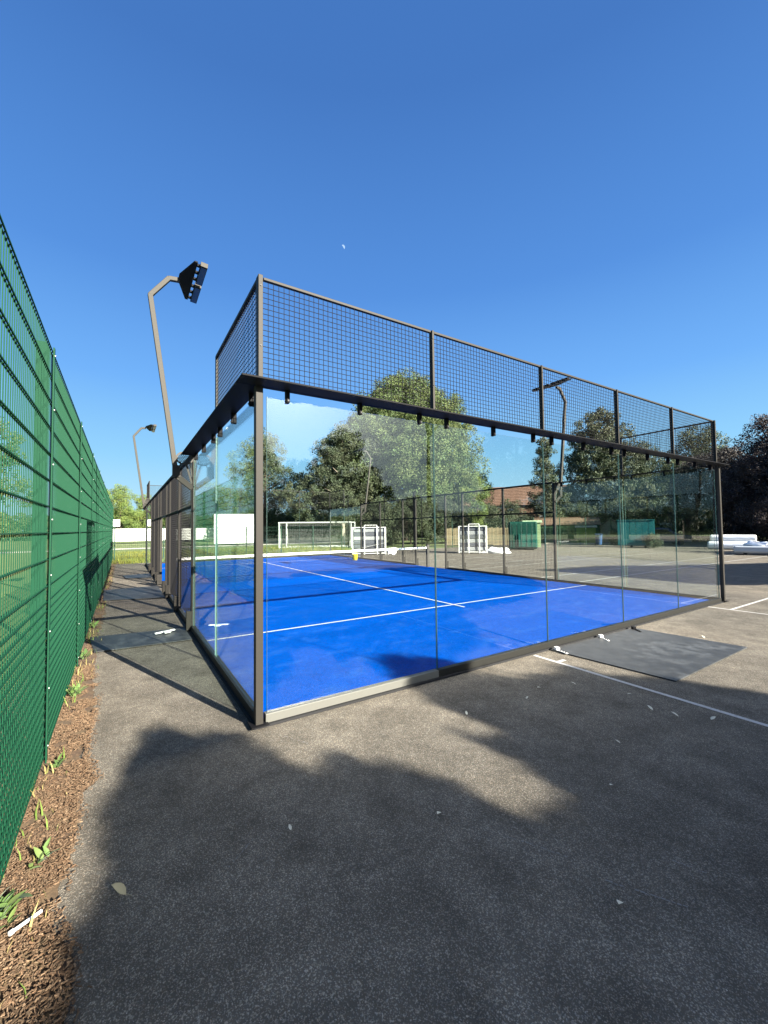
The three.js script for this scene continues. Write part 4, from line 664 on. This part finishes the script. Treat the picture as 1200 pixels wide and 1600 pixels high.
meshFence('court_fence', 'dark green mesh fence along the back of the tennis courts', [22.5, -22.5], [42, -13], 2.4, dkGreen);
meshFence('ball_stop_fence', 'tall thin ball stop fence behind the wide stillage', [15.8, -28.6], [23.6, -22.8], 4.6, M.steelDark, 3.0, 0.035, 0.2);
meshFence('lawn_fence', 'thin mesh fence across the lawn at the end of the passage', [-1.4, -24.5], [13.6, -25.5], 1.9, dkGreen);
{ const t = thing('court_mast', 'thick dark pole standing at the tall ball stop fence', 'pole', [20.4, 0, -25.0]); part('shaft', rod([0, 0, 0], [0, 4.8, 0], 0.13, 0.12, 14), M.steelDark, t); part('cap', rod([0, 4.8, 0], [0, 4.85, 0], 0.15, 0.15, 14), M.steelDark, t); }
{ const t = thing('pitch_mast', 'thin dark lamp mast beyond the green fence, mirrored in the side glass', 'mast', [-8.2, -0.03, -22]); part('shaft', rod([0, 0, 0], [0, 6.4, 0], 0.09, 0.06, 12), M.steelDark, t); part('head', rbox(-0.3, 6.4, -0.12, 0.3, 6.5, 0.12, 0.01), M.steelDark, t); }
// the day moon
{ const d = new THREE.Vector3(683.06 + 1.02, 1056.13 - 1.7, -1331.27 - 3.66).normalize(), t = thing('moon', 'pale half moon in the blue sky', 'moon', [d.x * 3000, d.y * 3000, d.z * 3000]);
  const s = new THREE.Shape(); s.absarc(0, 0, 12.5, -0.9, 2.1); s.quadraticCurveTo(1.5, 2.5, 12.5 * Math.cos(-0.9), 12.5 * Math.sin(-0.9)); const g = new THREE.ExtrudeGeometry(s, { depth: 1, bevelEnabled: false, curveSegments: 20 });
  const m = part('lit_limb', g, new THREE.MeshStandardMaterial({ color: 0x000000, roughness: 1, emissive: new THREE.Color().setRGB(0.42, 0.62, 0.86), emissiveIntensity: 1 / EXPOSURE * 1.15 }), t); t.lookAt(camera.position); m.castShadow = false; }
// faint chalky scuffs on the asphalt
{ const m = std(0.15, 0.15, 0.15, 0.95), r = mulberry(404);
  for (const [x0, z0, x1, z1] of [[0.36, 0.72, 0.47, 0.95], [0.62, 1.28, 0.70, 1.40], [0.78, 2.05, 0.93, 2.32], [0.95, 2.5, 1.12, 2.78], [-0.55, 1.42, -0.40, 1.30], [0.12, 0.30, 0.24, 0.52], [1.35, 2.62, 1.42, 2.8]]) {
    const g = [], n = 16; for (let k = 0; k < n; k++) { if (r() < 0.35) continue; const a = k / n, b = (k + 0.5 + 0.5 * r()) / n, w = 0.0015 + 0.003 * r(), dx = z1 - z0, dz = -(x1 - x0), L = Math.hypot(dx, dz), ox = dx / L * w, oz = dz / L * w, j = (r() - 0.5) * 0.008; const P = [[lerp(x0, x1, a) + ox + j, lerp(z0, z1, a) + oz], [lerp(x0, x1, b) + ox + j, lerp(z0, z1, b) + oz], [lerp(x0, x1, b) - ox + j, lerp(z0, z1, b) - oz], [lerp(x0, x1, a) - ox + j, lerp(z0, z1, a) - oz]]; const q = new THREE.BufferGeometry(); q.setAttribute('position', new THREE.Float32BufferAttribute([0, 2, 1, 0, 3, 2].flatMap((i) => [P[i][0], 0.0042, P[i][1]]), 3)); q.setAttribute('normal', new THREE.Float32BufferAttribute(Array(6).fill([0, 1, 0]).flat(), 3)); g.push(q); }
    struct(numbered('scuff_mark'), g, m);
  } }
renderer.render(scene, camera);
